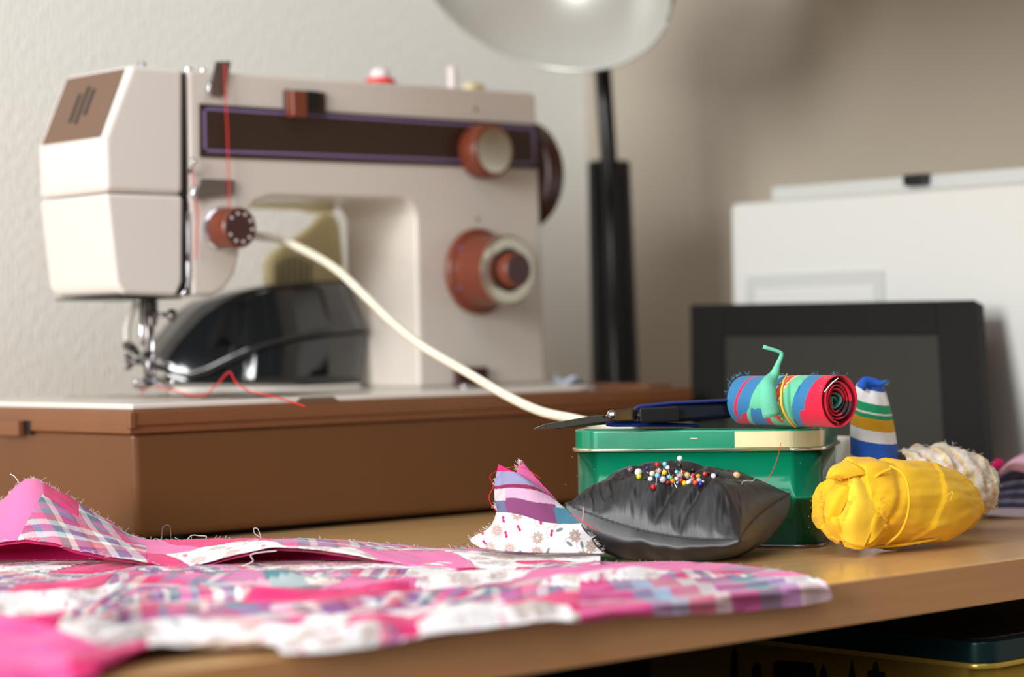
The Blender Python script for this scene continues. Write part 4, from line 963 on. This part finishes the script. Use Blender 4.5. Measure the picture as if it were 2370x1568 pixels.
PINS = [(352, 343, 50, 'mauve pearl', 'dull mauve pearl-headed pin, furthest left on the pincushion'), (460, 378, 53, 'white pearl', 'large white pearl-headed pin right of the mauve pearl one'),
 (468, 437, 38, 'lime', 'lime yellow pin just below the large white pearl'), (547, 462, 20, 'black', 'tiny black pin right of the lime yellow one'), (584, 325, 31, 'navy', 'navy blue pin standing alone left of the cluster'),
 (718, 271, 34, 'red', 'tall red pin at the top left of the cluster'), (822, 266, 34, 'sky blue', 'tall sky blue pin right of the tall red one'), (860, 313, 30, 'white', 'white pin just below the tall sky blue one'),
 (610, 392, 25, 'dark red', 'small dark red pin at the left end of the cluster'), (650, 398, 40, 'pale mint', 'pale mint pin behind the left orange one'), (672, 382, 30, 'orange', 'orange pin in front of the pale mint one at left'),
 (735, 360, 42, 'pink pearl', 'pale pink pearl pin under the tall red one'), (818, 380, 36, 'yellow', 'yellow pin under the tall sky blue one'), (720, 423, 36, 'sky blue', 'sky blue pin in front of the pale pink pearl'),
 (625, 468, 34, 'white', 'white pin low at the left of the cluster'), (795, 478, 48, 'silver pearl', 'silvery pearl pin at the middle front of the cluster'), (865, 520, 34, 'dark red', 'dark red pin low beside the silvery pearl'),
 (925, 497, 38, 'amber', 'amber yellow pin low, pierced by a slanting shaft'), (878, 445, 34, 'sky blue', 'sky blue pin behind the small green one'), (907, 452, 26, 'green', 'small green pin leaning left on its slanting shaft'),
 (975, 470, 32, 'white', 'white pin right of the small green one'), (990, 522, 20, 'sky blue', 'tiny sky blue pin at the front centre'), (1027, 188, 38, 'white', 'tallest pin, white, above the large black one'),
 (1028, 292, 44, 'black', 'large black pin below the tallest white one'), (983, 373, 28, 'sky blue', 'sky blue pin left of the two tall centre shafts'), (938, 430, 28, 'maroon', 'maroon pin behind the small green one'),
 (1030, 415, 45, 'champagne pearl', 'champagne pearl pin half hidden by the two tall centre shafts'), (1085, 382, 28, 'brick red', 'brick red pin behind the champagne pearls'), (1123, 425, 52, 'champagne pearl', 'largest champagne pearl pin in the middle of the cluster'),
 (1055, 455, 32, 'indigo', 'indigo pin left below the largest champagne pearl'), (1045, 492, 36, 'red', 'red pin in front of the half hidden indigo one'), (1090, 528, 36, 'yellow', 'bright yellow pin lowest at the front right'),
 (1150, 518, 36, 'white', 'white pin right of the lowest yellow one'), (1178, 488, 28, 'sky blue', 'small sky blue pin above the front white one'), (1207, 355, 36, 'black', 'black pin at the top right of the cluster'),
 (1210, 420, 34, 'crimson', 'crimson pin beneath the top right black one'), (1195, 437, 22, 'sky blue', 'tiny sky blue pin before the crimson one'), (1280, 433, 34, 'amber', 'glassy amber pin at the right of the cluster'),
 (1205, 475, 28, 'orange', 'small orange pin under the crimson one'), (1240, 522, 36, 'orange', 'orange pin at the front right left of the indigo one'), (1290, 490, 37, 'sky blue', 'sky blue pin right above the front indigo one'),
 (1315, 542, 40, 'indigo', 'indigo blue pin at the lower right end of the cluster'), (1373, 403, 34, 'brick red', 'brick red pin right of the cluster beside a black one'), (1432, 393, 30, 'black', 'black pin between the brick red and magenta ones'),
 (1470, 408, 28, 'magenta', 'magenta pin half hidden by a white one'), (1525, 410, 32, 'purple', 'dark purple pin half hidden behind a white one'), (1490, 430, 36, 'white', 'white pin in front of the magenta and dark purple ones'),
 (1805, 423, 52, 'champagne pearl', 'marbled champagne pearl pin alone at the far right'), (667, 580, 40, 'red', 'red pin alone on the cushion front, nearest the viewer'), (1345, 505, 18, 'white', 'tiny white pin right of the sky blue one at right')]
def usphere(c, r, n=18, m_=12):
    return [[c + r * np.array([math.sin(PI * j / m_) * math.cos(2 * PI * i / n), math.sin(PI * j / m_) * math.sin(2 * PI * i / n), math.cos(PI * j / m_)]) for j in range(m_ + 1)] for i in range(n)]
rnd = random.Random(11)
LONG = {5: 34, 6: 30, 7: 22, 22: 44, 23: 27, 4: 9, 19: 12, 24: 12, 13: 14, 34: 6, 12: 10}
for i_, (X_, Y_, r, cname, lab_) in enumerate(PINS):
    px, py = 1400 + X_ / 5.925, 1030 + Y_ / 5.925; rp = r / 5.925 * 1.0
    hit = bvh.ray_cast(Vector(CAM), Vector(ray(px, py)).normalized())
    if i_ in LONG:
        h2 = bvh.ray_cast(Vector(CAM), Vector(ray(px, py + max(LONG[i_], 4))).normalized())
    else: h2 = hit
    D_ = None
    if h2[0] is not None: D_ = float((np.array(h2[0]) - CAM) @ FW)
    else:
        yy = py
        while D_ is None and yy < py + 80:
            yy += 2; h3 = bvh.ray_cast(Vector(CAM), Vector(ray(px, yy)).normalized())
            if h3[0] is not None: D_ = float((np.array(h3[0]) - CAM) @ FW)
        D_ = D_ or 1.28
    rad = rp / FPX * D_
    D_ -= rad * 0.8
    c = PD(px, py, D_)
    pr_ = root('pin', c - UP * rad, lab_, 'pin', 'glass-headed pins stuck in the pincushion')
    link('pin_head', grid(np.array(usphere(c, rad)), closeu=True), BM[cname], pr_, True)
    tl = np.array([rnd.uniform(-.25, .25), rnd.uniform(-.25, .25), -1.0])
    if i_ == 19: tl = RT * 0.5 - UP * 0.9
    if i_ == 23: tl = RT * -0.12 - UP
    tube('pin_shaft', [c + tl * rad * 0.9, c + tl * (0.012 + LONG.get(i_, 0) / FPX * D_ * 1.0)], 0.0003 if i_ not in (22, 23) else 0.0004, M_PIN, pr_, 8)

curl([(1770, 1117, 1.275), (1786, 1095, 1.275), (1797, 1068, 1.275), (1804, 1044, 1.275), (1807, 1026, 1.275)], 0.0002, M_REDT, 'red_loose_thread', None, 'curved red thread rising from the pincushion against the tin')
curl([(1716, 1122, 1.262), (1720, 1115, 1.262), (1732, 1113, 1.262), (1742, 1114, 1.262), (1748, 1107, 1.262)], 0.0001, M_FRAYW, 'white_lint_thread', None, 'thin pale wavy thread on the right of the pincushion')

# ------------------------------------------------------------------ multicolour ribbon roll on the tin
rr_ = 0.0150
e_near = PD(1944, 935, 1.295); e_far = PD(1722, 928, 1.352)
e_near[2] = ZTP + rr_ + 0.0004; e_far[2] = ZTP + rr_ + 0.0002
ax = e_far - e_near; LEN = np.linalg.norm(ax); ax /= LEN
sA = np.cross(ax, UP); sA /= np.linalg.norm(sA); sB = np.cross(sA, ax)
roll = root('fabric_roll', (e_near + e_far) / 2 * np.array([1, 1, 0]) + UP * ZTP, 'red, blue and mint striped ribbon roll lying on the green tin', 'fabric roll')
RED_, BLU_, MNT_, ORG_, YLW_ = L3(226, 20, 62), L3(48, 122, 172), L3(104, 200, 158), L3(240, 104, 40), L3(230, 168, 20)
def roll_col(th, s):
    """s: 0 near end .. 1 far end; th angle"""
    w_ = s + 0.045 * np.sin(th + 0.6) + 0.012 * np.sin(3 * th)
    C = np.tile(RED_, (len(s), 1))
    for lo, hi, cc in ((0.14, 0.27, BLU_), (0.27, 0.40, MNT_), (0.40, 0.425, YLW_), (0.425, 0.44, RED_), (0.44, 0.475, ORG_), (0.475, 0.49, RED_), (0.49, 0.56, BLU_), (0.56, 0.72, MNT_), (0.72, 0.86, BLU_), (0.86, 0.89, RED_), (0.89, 1.2, BLU_)):
        C[(w_ >= lo) & (w_ < hi)] = cc
    for lo in (0.418, 0.497):
        dsh = (np.abs(w_ - lo) < 0.009) & (np.mod(th * 14 / PI, 1) < 0.62); C[dsh] = L3(240, 236, 228)
    low = (np.sin(th) < -0.55 + 0.3 * np.sin(11 * s) + 0.05 * np.sin(60 * s))
    w2 = s + 0.10 * np.sin(th)
    for lo, hi, cc in ((0.10, 0.20, RED_), (0.20, 0.28, BLU_), (0.33, 0.52, MNT_), (0.52, 0.57, RED_), (0.57, 0.72, BLU_), (0.72, 0.76, MNT_), (0.76, 1.2, RED_)):
        mk = low & (w2 >= lo) & (w2 < hi); C[mk] = cc
    return C
turns = 5.74; nth = int(turns * 120)
thv = np.linspace(0, turns * 2 * PI, nth)
rad_ = 0.0022 + (rr_ - 0.0030) * (thv / thv[-1]) ** 0.9
rad_ += 0.00035 * np.sin(thv * 3.1) * (1 - thv / thv[-1])
rad_[thv > (turns - 1) * 2 * PI] = rr_ - 0.0003 + 0.0003 * (thv[thv > (turns - 1) * 2 * PI] / thv[-1])
off_in = 0.004 * (1 - thv / thv[-1]) ** 1.2 + 0.0006 * np.sin(thv * 1.7)
ns = 150
rows = []
for k in range(nth):
    dr = sA * math.cos(thv[k]) + sB * math.sin(thv[k]); row = []
    for j in range(ns):
        s_ = j / (ns - 1); p = e_near + dr * (rad_[k] * (1 - 0.04 * s_)) + ax * (off_in[k] + (LEN - off_in[k] - 0.003 * (1 - thv[k] / thv[-1])) * s_)
        row.append(p)
    rows.append(row)
rows = np.array(rows)
me = grid(rows); TH = np.repeat(thv[:, None], ns, 1).ravel(); SS = np.tile(np.linspace(0, 1, ns), nth)
Cc = roll_col(TH, SS); innr = TH < (turns - 1.05) * 2 * PI
Cc[innr] = RED_ * 0.9
Cc[TH < 1.25 * 2 * PI] = L3(70, 150, 130)
mk = innr & (np.mod(TH / 6.283, 1) > 0.82) & (TH > 8); Cc[mk] = L3(60, 40, 46)
paint(me, Cc)
o = link('ribbon', me, M_CLOTH, roll, True); solid(o, 0.0007, 1)
# mint strip standing up
def ribbon_strip(name, pts, wd, m, parent, side=None):
    P_ = smooth_path([PD(*p[:3]) for p in pts], 30); wv = np.interp(np.linspace(0, 1, 30), np.linspace(0, 1, len(pts)), [p[3] for p in pts])
    T = np.gradient(P_, axis=0); T /= np.linalg.norm(T, axis=1)[:, None]; Sd = np.cross(T, FW); Sd /= np.linalg.norm(Sd, axis=1)[:, None]
    Gs = np.stack([P_ - Sd * (wv / 2)[:, None], P_ - FW * 0.0006, P_ + Sd * (wv / 2)[:, None]], 1)
    o = link(name, grid(Gs), m, parent, True); solid(o, 0.0004); return P_
ribbon_strip('mint_tail', [(1786, 965, 1.303, .010), (1778, 925, 1.302, .0095), (1779, 890, 1.305, .009), (1792, 868, 1.312, .0055), (1800, 845, 1.312, .003), (1809, 822, 1.312, .0022), (1802, 814, 1.312, .0018), (1766, 803, 1.312, .0022)], 1, M_MINT, roll)
ribbon_strip('yellow_tie', [(1822, 866, 1.318, .0008), (1812, 890, 1.303, .0012), (1808, 925, 1.298, .0014), (1815, 955, 1.300, .0014), (1832, 980, 1.306, .0014), (1842, 990, 1.312, .001)], 1, M_YT, roll)
ps = []
for _ in range(160):
    s_ = rnd.choice((1.0, 1.0, 0.25, 0.02, 0.62)); th_ = rnd.uniform(0.2, 2.9); p = e_near + (sA * math.cos(th_) + sB * math.sin(th_)) * rr_ + ax * LEN * s_
    d = UP * rnd.uniform(0.2, 1) - RT * rnd.uniform(-0.3, 1.0); L_ = rnd.uniform(0.001, 0.0032)
    ps.append(np.array([p, p + d * L_ * 0.5, p + d * L_ + RT * L_ * rnd.uniform(-0.4, 0.4)]))
tag(tubes('frayed_threads', ps, 0.0001, M_BLUET, roll, 3), kind='stuff')
curl([(1908, 908, 1.285), (1925, 888, 1.283), (1940, 876, 1.285)], 0.0004, M_FRAYW, 'tie_end', roll)

# ------------------------------------------------------------------ striped cone-shaped roll behind
D2 = 1.375
BLU2, GRN2, YEL2 = L3(24, 84, 178), L3(0, 148, 92), L3(218, 158, 10)
bx_, by_ = 2022, 1240
axis_pts = [(2012, 876, D2 + .012), (2015, 930, D2 + .008), (2016, 990, D2 + .003), (2020, 1060, D2), (2024, 1160, D2)]
pth = smooth_path([PD(*p) for p in axis_pts], 60)
pth = np.vstack([pth, [pth[-1] * np.array([1, 1, 0]) + UP * (ZT + 0.001)]]); pth = smooth_path(pth[::6], 300)
pys = np.array([CY + ((-(p - CAM)[2]) / ((p - CAM) @ FW) * FPX - OFF) - RS * 830 for p in pth])
hw_ = np.interp(pys, [872, 885, 900, 930, 960, 1000, 1040, 1080, 1160, 1230], [10, 26, 33, 40, 46, 50, 52, 53, 50, 40]) / FPX * D2
st = root('striped_roll', pth[-1] * np.array([1, 1, 0]) + UP * ZT, 'blue, white, green and yellow striped cloth roll standing behind the tin', 'fabric roll')
th_ = np.linspace(0, 2 * PI, 65)[:-1]; rows = []; cols = []
for k, p in enumerate(pth):
    row = []; 
    for a in th_:
        rr = hw_[k] * (1 + 0.05 * math.sin(3 * a + k * 0.009) + 0.025 * math.sin(7 * a - k * 0.015)) * (1 + 0.05 * ((a / (2 * PI)) % 1))
        q = p + RT * math.cos(a) * rr + FW * math.sin(a) * rr
        if q[2] < ZT + 0.0008: q[2] = ZT + 0.0008
        row.append(q)
        y_ = pys[k] - 7 * math.sin(-a) - 9 * math.cos(a)
        c_ = WHT * 0.9
        for lo, hi, cc in ((800, 897, BLU2), (928, 962, GRN2), (962, 990, YEL2), (1017, 1058, BLU2), (1090, 1120, GRN2), (1140, 1180, YEL2)):
            if lo <= y_ < hi: c_ = cc
        if 948 <= y_ < 952: c_ = WHT * 0.85
        cols.append(c_)
    rows.append(row)
me = grid(np.array(rows), closev=True); paint(me, np.array(cols)); link('striped_cloth', me, M_CLOTH, st, True)
ribbon_strip('blue_tip', [(1992, 900, D2 - .004, .006), (2002, 884, D2 - .002, .0058), (2020, 884, D2, .005), (2038, 888, D2, .003), (2052, 884, D2, .0006)], 1, mat('blue_cotton', (28, 92, 196), 0.85), st)
ps = []
for k in range(30):
    p = PD(2040 + rnd.uniform(-12, 10), 886 + rnd.uniform(-4, 6), D2); d = RT * rnd.uniform(0.3, 1) + UP * rnd.uniform(-0.3, 0.4); ps.append(np.array([p, p + d * 0.002, p + d * 0.0035]))
tag(tubes('frayed_threads', ps, 0.0001, M_BLUET, st, 3), kind='stuff')
# pale scrap between tin and cone roll
rows = []
for k in range(12):
    u = k / 11; rows.append([PD(1920 + 62 * v - 4 * u, 1010 + 185 * u, 1.43 + 0.006 * math.sin(v * 7 + u * 3)) for v in np.linspace(0, 1, 12)])
rows = np.array(rows); rows[-1, :, 2] = ZT + 0.0008
o = link('white_scrap', grid(rows), M_WHITE, None, True, org=rows[-1, 6]); solid(o, 0.001); tag(o, 'plain white cloth scrap between the green tin and the striped roll', 'fabric scrap')

# ------------------------------------------------------------------ yellow roll
yr = root('yellow_roll', PZ(2060, 1262, 0), 'bright yellow cotton bundle rolled up on the desk right of the tin', 'fabric roll')
yc = [(1925, 1172, 1.268), (1950, 1170, 1.272), (1985, 1166, 1.278), (2060, 1166, 1.292), (2130, 1166, 1.305), (2190, 1168, 1.318), (2232, 1172, 1.328), (2250, 1176, 1.333)]
yrad = [60, 86, 101, 105, 100, 84, 56, 26]
pc_ = smooth_path([PD(*p) for p in yc], 110); pxx = np.interp(np.linspace(0, 1, 110), np.linspace(0, 1, 8), yrad) / FPX * 1.295
pxx = np.convolve(np.pad(pxx, 6, mode='edge'), np.ones(13) / 13, 'valid')
aY = pc_[-1] - pc_[0]; aY /= np.linalg.norm(aY); yA = np.cross(aY, UP); yA /= np.linalg.norm(yA); yB = np.cross(yA, aY)
nt_ = 160; thy = np.linspace(0, 2 * PI, nt_ + 1)[:-1]
TT, SSy = np.meshgrid(thy, np.linspace(0, 1, 110), indexing='xy')
frac = np.mod(TT / (2 * PI) + 0.55 * SSy + 0.18, 1.0); step = frac * 0.0028                     # spiral overlap
frac2 = np.mod(TT / (2 * PI) * 1.0 - 2.6 * SSy + 0.35, 1.0); step2 = (frac2 ** 3) * 0.0012
ny_ = fbm(np.stack([np.cos(TT) * 0.6, np.sin(TT) * 0.6, SSy * 1.3], -1), 2.8, 4, 3).reshape(TT.shape) * 0.0026
crease = -0.0016 * np.exp(-((SSy - 0.33 - 0.06 * np.sin(TT)) / 0.018) ** 2) - 0.0009 * np.exp(-((SSy - 0.82) / 0.02) ** 2)
RR = pxx[:, None] - 0.002 + step + step2 + ny_ + crease
Yp = pc_[:, None, :] + RR[..., None] * (yA[None, None] * np.cos(TT)[..., None] + yB[None, None] * np.sin(TT)[..., None])
Yp[..., 2] = np.maximum(Yp[..., 2], ZT + 0.0006)
rowsY = np.concatenate([np.repeat(pc_[:1, None, :] + aY * 0.006, nt_, 1), Yp, np.repeat(pc_[-1:, None, :] + aY * 0.001, nt_, 1)])
link('rolled_cloth', grid(rowsY, closev=True), M_YEL, yr, True)
# swirled end: overlapping petals of cloth on the left end
def petal(name, pts_rows, m=M_YEL, n=30, seed=0):
    A = np.array([smooth_path([PD(*p) for p in r], n) for r in pts_rows]); Gq = np.array([smooth_path(A[:, i], n) for i in range(n)])
    nzp = fbm(Gq.reshape(-1, 3), 90, seed, 2).reshape(n, n) * 0.0006; Gq = Gq - FW * nzp[..., None]
    o = link(name, grid(Gq), m, yr, True); solid(o, 0.0008); return Gq
g_a = petal('flap', [[(1950, 1250, 1.258), (1975, 1262, 1.255), (2000, 1267, 1.257)], [(1935, 1215, 1.256), (1975, 1205, 1.250), (2030, 1200, 1.256)], [(1955, 1160, 1.257), (1985, 1150, 1.252), (2030, 1160, 1.258)], [(1968, 1100, 1.262), (1976, 1094, 1.262), (2000, 1118, 1.262)]], M_YEL2, 34, 1)
petal('flap', [[(1912, 1108, 1.262), (1925, 1082, 1.266), (1962, 1068, 1.272)], [(1918, 1108, 1.258), (1945, 1092, 1.258), (1985, 1080, 1.264)], [(1940, 1112, 1.262), (1972, 1104, 1.258), (2010, 1098, 1.264)]], M_YEL, 26, 2)
petal('flap', [[(1906, 1190, 1.262), (1910, 1150, 1.264), (1935, 1118, 1.266)], [(1915, 1200, 1.256), (1930, 1160, 1.254), (1955, 1125, 1.258)], [(1935, 1212, 1.258), (1952, 1175, 1.254), (1975, 1132, 1.258)]], M_YEL, 26, 3)
petal('flap', [[(1905, 1195, 1.263), (1915, 1225, 1.262), (1952, 1255, 1.262)], [(1918, 1188, 1.257), (1935, 1215, 1.254), (1965, 1245, 1.256)], [(1932, 1180, 1.260), (1955, 1200, 1.256), (1985, 1225, 1.258)]], M_YEL, 26, 4)
petal('flap', [[(1955, 1266, 1.263), (1990, 1273, 1.262), (2025, 1262, 1.264)], [(1950, 1240, 1.260), (1995, 1238, 1.257), (2050, 1222, 1.262)], [(1990, 1215, 1.262), (2020, 1200, 1.258), (2060, 1170, 1.266)]], M_YEL, 26, 5)
petal('flap', [[(1998, 1266, 1.259), (2025, 1250, 1.258), (2052, 1215, 1.262)], [(2002, 1230, 1.257), (2025, 1205, 1.255), (2048, 1170, 1.260)], [(2012, 1180, 1.258), (2022, 1158, 1.257), (2030, 1140, 1.260)]], M_YEL, 26, 6)
tube('rolled_hem', smooth_path([PD(2060, 1078, 1.262), PD(2092, 1100, 1.258), PD(2104, 1145, 1.256), PD(2100, 1195, 1.258), PD(2082, 1235, 1.263), PD(2050, 1262, 1.272)], 50), 0.0007, M_YEL, yr, 8)
tube('rolled_hem', smooth_path([PD(2012, 1118, 1.263), PD(2035, 1098, 1.264), PD(2062, 1086, 1.266)], 24), 0.0009, M_YEL, yr, 8)
tube('bottom_hem', smooth_path([PD(2010, 1268, 1.275), PD(2090, 1262, 1.279), PD(2160, 1250, 1.290), PD(2180, 1240, 1.295)], 30), 0.0008, M_YEL, yr, 6)
ps = []
for (a, b, a2, b2, n_, D_, s_) in ((1904, 1140, 1908, 1215, 90, 1.261, -1), (1915, 1105, 1968, 1100, 50, 1.258, 0), (1930, 1225, 1975, 1150, 60, 1.250, -.5), (2035, 1150, 2050, 1220, 40, 1.256, .5), (2210, 1105, 2252, 1175, 60, 1.305, 1), (1950, 1260, 2000, 1268, 10, 1.258, 0)):
    for _ in range(n_):
        t = rnd.random(); p = PD(a + (a2 - a) * t + rnd.uniform(-4, 4), b + (b2 - b) * t, D_)
        d = RT * (s_ * rnd.uniform(0.1, 1) + rnd.uniform(-.5, .5)) + UP * rnd.uniform(-0.6, 0.8) - FW * 0.3; L_ = rnd.uniform(0.0012, 0.0045); e = RT * rnd.uniform(-.7, .7) + UP * rnd.uniform(-.7, .4)
        ps.append(np.array([p + d * L_ * q + e * L_ * q * q for q in (0, .33, .66, 1)]))
tag(tubes('frayed_threads', ps, 0.0001, M_YT, yr, 3), kind='stuff')
curl([(2190, 1150, 1.28), (2205, 1138, 1.28), (2200, 1160, 1.28)], 0.00015, M_YT, 'loose_thread', yr)

# ------------------------------------------------------------------ cream roll behind the yellow one
crr = root('cream_roll', PZ(2180, 1200, 0), 'ragged cream and white cloth roll behind the yellow bundle', 'fabric roll')
cc_ = [(2075, 1105, 1.375), (2120, 1108, 1.380), (2180, 1112, 1.388), (2240, 1122, 1.398), (2278, 1135, 1.405)]
pcc = smooth_path([PD(*p) for p in cc_], 70); rc_ = np.interp(np.linspace(0, 1, 70), np.linspace(0, 1, 5), [56, 72, 78, 72, 56]) / FPX * 1.39
for k in range(70): pcc[k][2] = max(pcc[k][2] * 0 + ZT + rc_[k] * 1.02 + 0.004, pcc[k][2])
aC = pcc[-1] - pcc[0]; aC /= np.linalg.norm(aC); kA = np.cross(aC, UP); kA /= np.linalg.norm(kA); kB = np.cross(kA, aC)
TT, SC = np.meshgrid(np.linspace(0, 2 * PI, 121)[:-1], np.linspace(0, 1, 70), indexing='xy')
st_ = np.mod(TT / (2 * PI) * 3 + SC * 4.2, 1.0) ** 2 * 0.0028; nc = fbm(np.stack([np.cos(TT), np.sin(TT), SC * 2.5], -1), 3.2, 6, 3).reshape(TT.shape) * 0.0022
Rc = rc_[:, None] + st_ + nc - 0.001
Cp = pcc[:, None, :] + Rc[..., None] * (kA[None, None] * np.cos(TT)[..., None] + kB[None, None] * np.sin(TT)[..., None]); Cp[..., 2] = np.maximum(Cp[..., 2], ZT + 0.0006)
me = grid(Cp, closev=True); strp = np.mod(TT * 0.8 + SC * 7 + 0.5 * nc / 0.0022, 1.0)
cl_ = np.where((strp < 0.22)[..., None], L3(232, 206, 130), np.where((strp > 0.9)[..., None], L3(220, 170, 178), L3(232, 224, 208)))
paint(me, cl_.reshape(-1, 3)); link('ragged_cloth', me, M_CLOTH, crr, True)
ribbon_strip('end_flap', [(2262, 1070, 1.39, .010), (2268, 1110, 1.388, .014), (2270, 1150, 1.39, .012), (2252, 1178, 1.395, .006)], 1, M_WHITE, crr)
ribbon_strip('side_flap', [(2246, 1075, 1.383, .006), (2258, 1100, 1.38, .007), (2262, 1125, 1.382, .006)], 1, mat('pale_yellow_cotton', (236, 216, 160), 0.9), crr)
ps = []
for _ in range(160):
    k = rnd.randrange(70); t = rnd.uniform(0, 2 * PI); p = Cp[k, int(t / (2 * PI) * 119)]; 
    d = (p - pcc[k]); d /= np.linalg.norm(d) + 1e-9; L_ = rnd.uniform(0.001, 0.003)
    ps.append(np.array([p, p + d * L_ + aC * L_ * rnd.uniform(-1, 1), p + d * L_ * 1.3 + aC * L_ * rnd.uniform(-1.5, 1.5)]))
tag(tubes('frayed_threads', ps, 0.00012, M_FRAYW, crr, 3), kind='stuff')
curl([(2240, 1188, 1.37), (2270, 1190, 1.36), (2300, 1184, 1.36), (2310, 1172, 1.36)], 0.0002, mat('straw_thread', (214, 190, 130), 0.7), 'straw_thread', None, 'short straw coloured thread on the desk right of the yellow bundle')

# ------------------------------------------------------------------ dark striped cloth at the right edge
dk = root('dark_striped_cloth', PZ(2400, 1205, 0), 'crumpled dark purple grey-striped cloth at the right end of the desk', 'cloth')
D3 = 1.50
xs_ = [2262, 2285, 2320, 2370, 2430, 2500]
tops = [1172, 1130, 1100, 1082, 1075, 1085]; bots = [1186, 1192, 1196, 1200, 1204, 1208]
ctrl = []
for x, a, b in zip(xs_, tops, bots):
    ctrl.append([PD(x, b + (a - b) * t, D3 - 0.01 + 0.035 * t) for t in (0, .3, .6, .85, 1.0)] + [PD(x, a + 40, D3 + 0.06)])
A = np.array([smooth_path(c_, 70) for c_ in ctrl]); Gd = np.array([smooth_path(A[:, j], 90) for j in range(70)]).transpose(1, 0, 2)
ud = np.repeat(np.linspace(0, 1, 90)[:, None], 70, 1); vd = np.repeat(np.linspace(0, 1, 70)[None], 90, 0)
Gd = Gd - FW * (0.0035 * np.sin(vd * 26 + ud * 6) * vd)[..., None]
Gd[..., 2] = np.maximum(Gd[..., 2], ZT + 0.001)
me = grid(Gd); t_ = np.mod(vd * 7.5 + 0.9 * ud, 1.0)
cd_ = np.where((t_ < 0.28)[..., None], L3(120, 132, 150), L3(52, 36, 66)); cd_ = np.where(((vd < 0.12))[..., None], L3(190, 176, 186), cd_)
paint(me, cd_.reshape(-1, 3)); o = link('striped_cloth', me, M_CLOTH, dk, True); solid(o, 0.001)
ctrl = [[PD(2312, 1100, D3 + .0), PD(2340, 1088, D3), PD(2400, 1100, D3), PD(2470, 1110, D3)], [PD(2318, 1088, D3 - .004), PD(2345, 1068, D3 - .006), PD(2400, 1070, D3 - .006), PD(2470, 1085, D3)], [PD(2340, 1074, D3 + .01), PD(2356, 1058, D3 + .01), PD(2400, 1046, D3 + .01), PD(2470, 1060, D3 + .01)]]
A = np.array([smooth_path(c_, 40) for c_ in ctrl]); Gk = np.array([smooth_path(A[:, j], 24) for j in range(40)])
o = link('pink_fold', grid(Gk), mat('pale_pink_cotton', (236, 188, 212), 0.9), dk, True); solid(o, 0.001)
ribbon_strip('magenta_tuft', [(2298, 1082, D3, .004), (2310, 1074, D3, .007), (2322, 1070, D3, .003)], 1, M_HOT, dk)
# small specks of lint on the desk
specks = [(2012, 1296), (2160, 1292), (2185, 1268), (2075, 1300), (1905, 1290), (2240, 1260)]
vs = []
for a, b in specks:
    p = PZ(a, b, 0.0003); vs.append(np.array([p, p + RT * 0.0006, p + RT * 0.0012 + UP * 0.0001]))
tag(tubes('lint', vs, 0.00014, M_HOT, None, 4, org=vs[0][0]), 'pink specks of lint scattered on the desk before the yellow bundle', 'lint', kind='stuff')
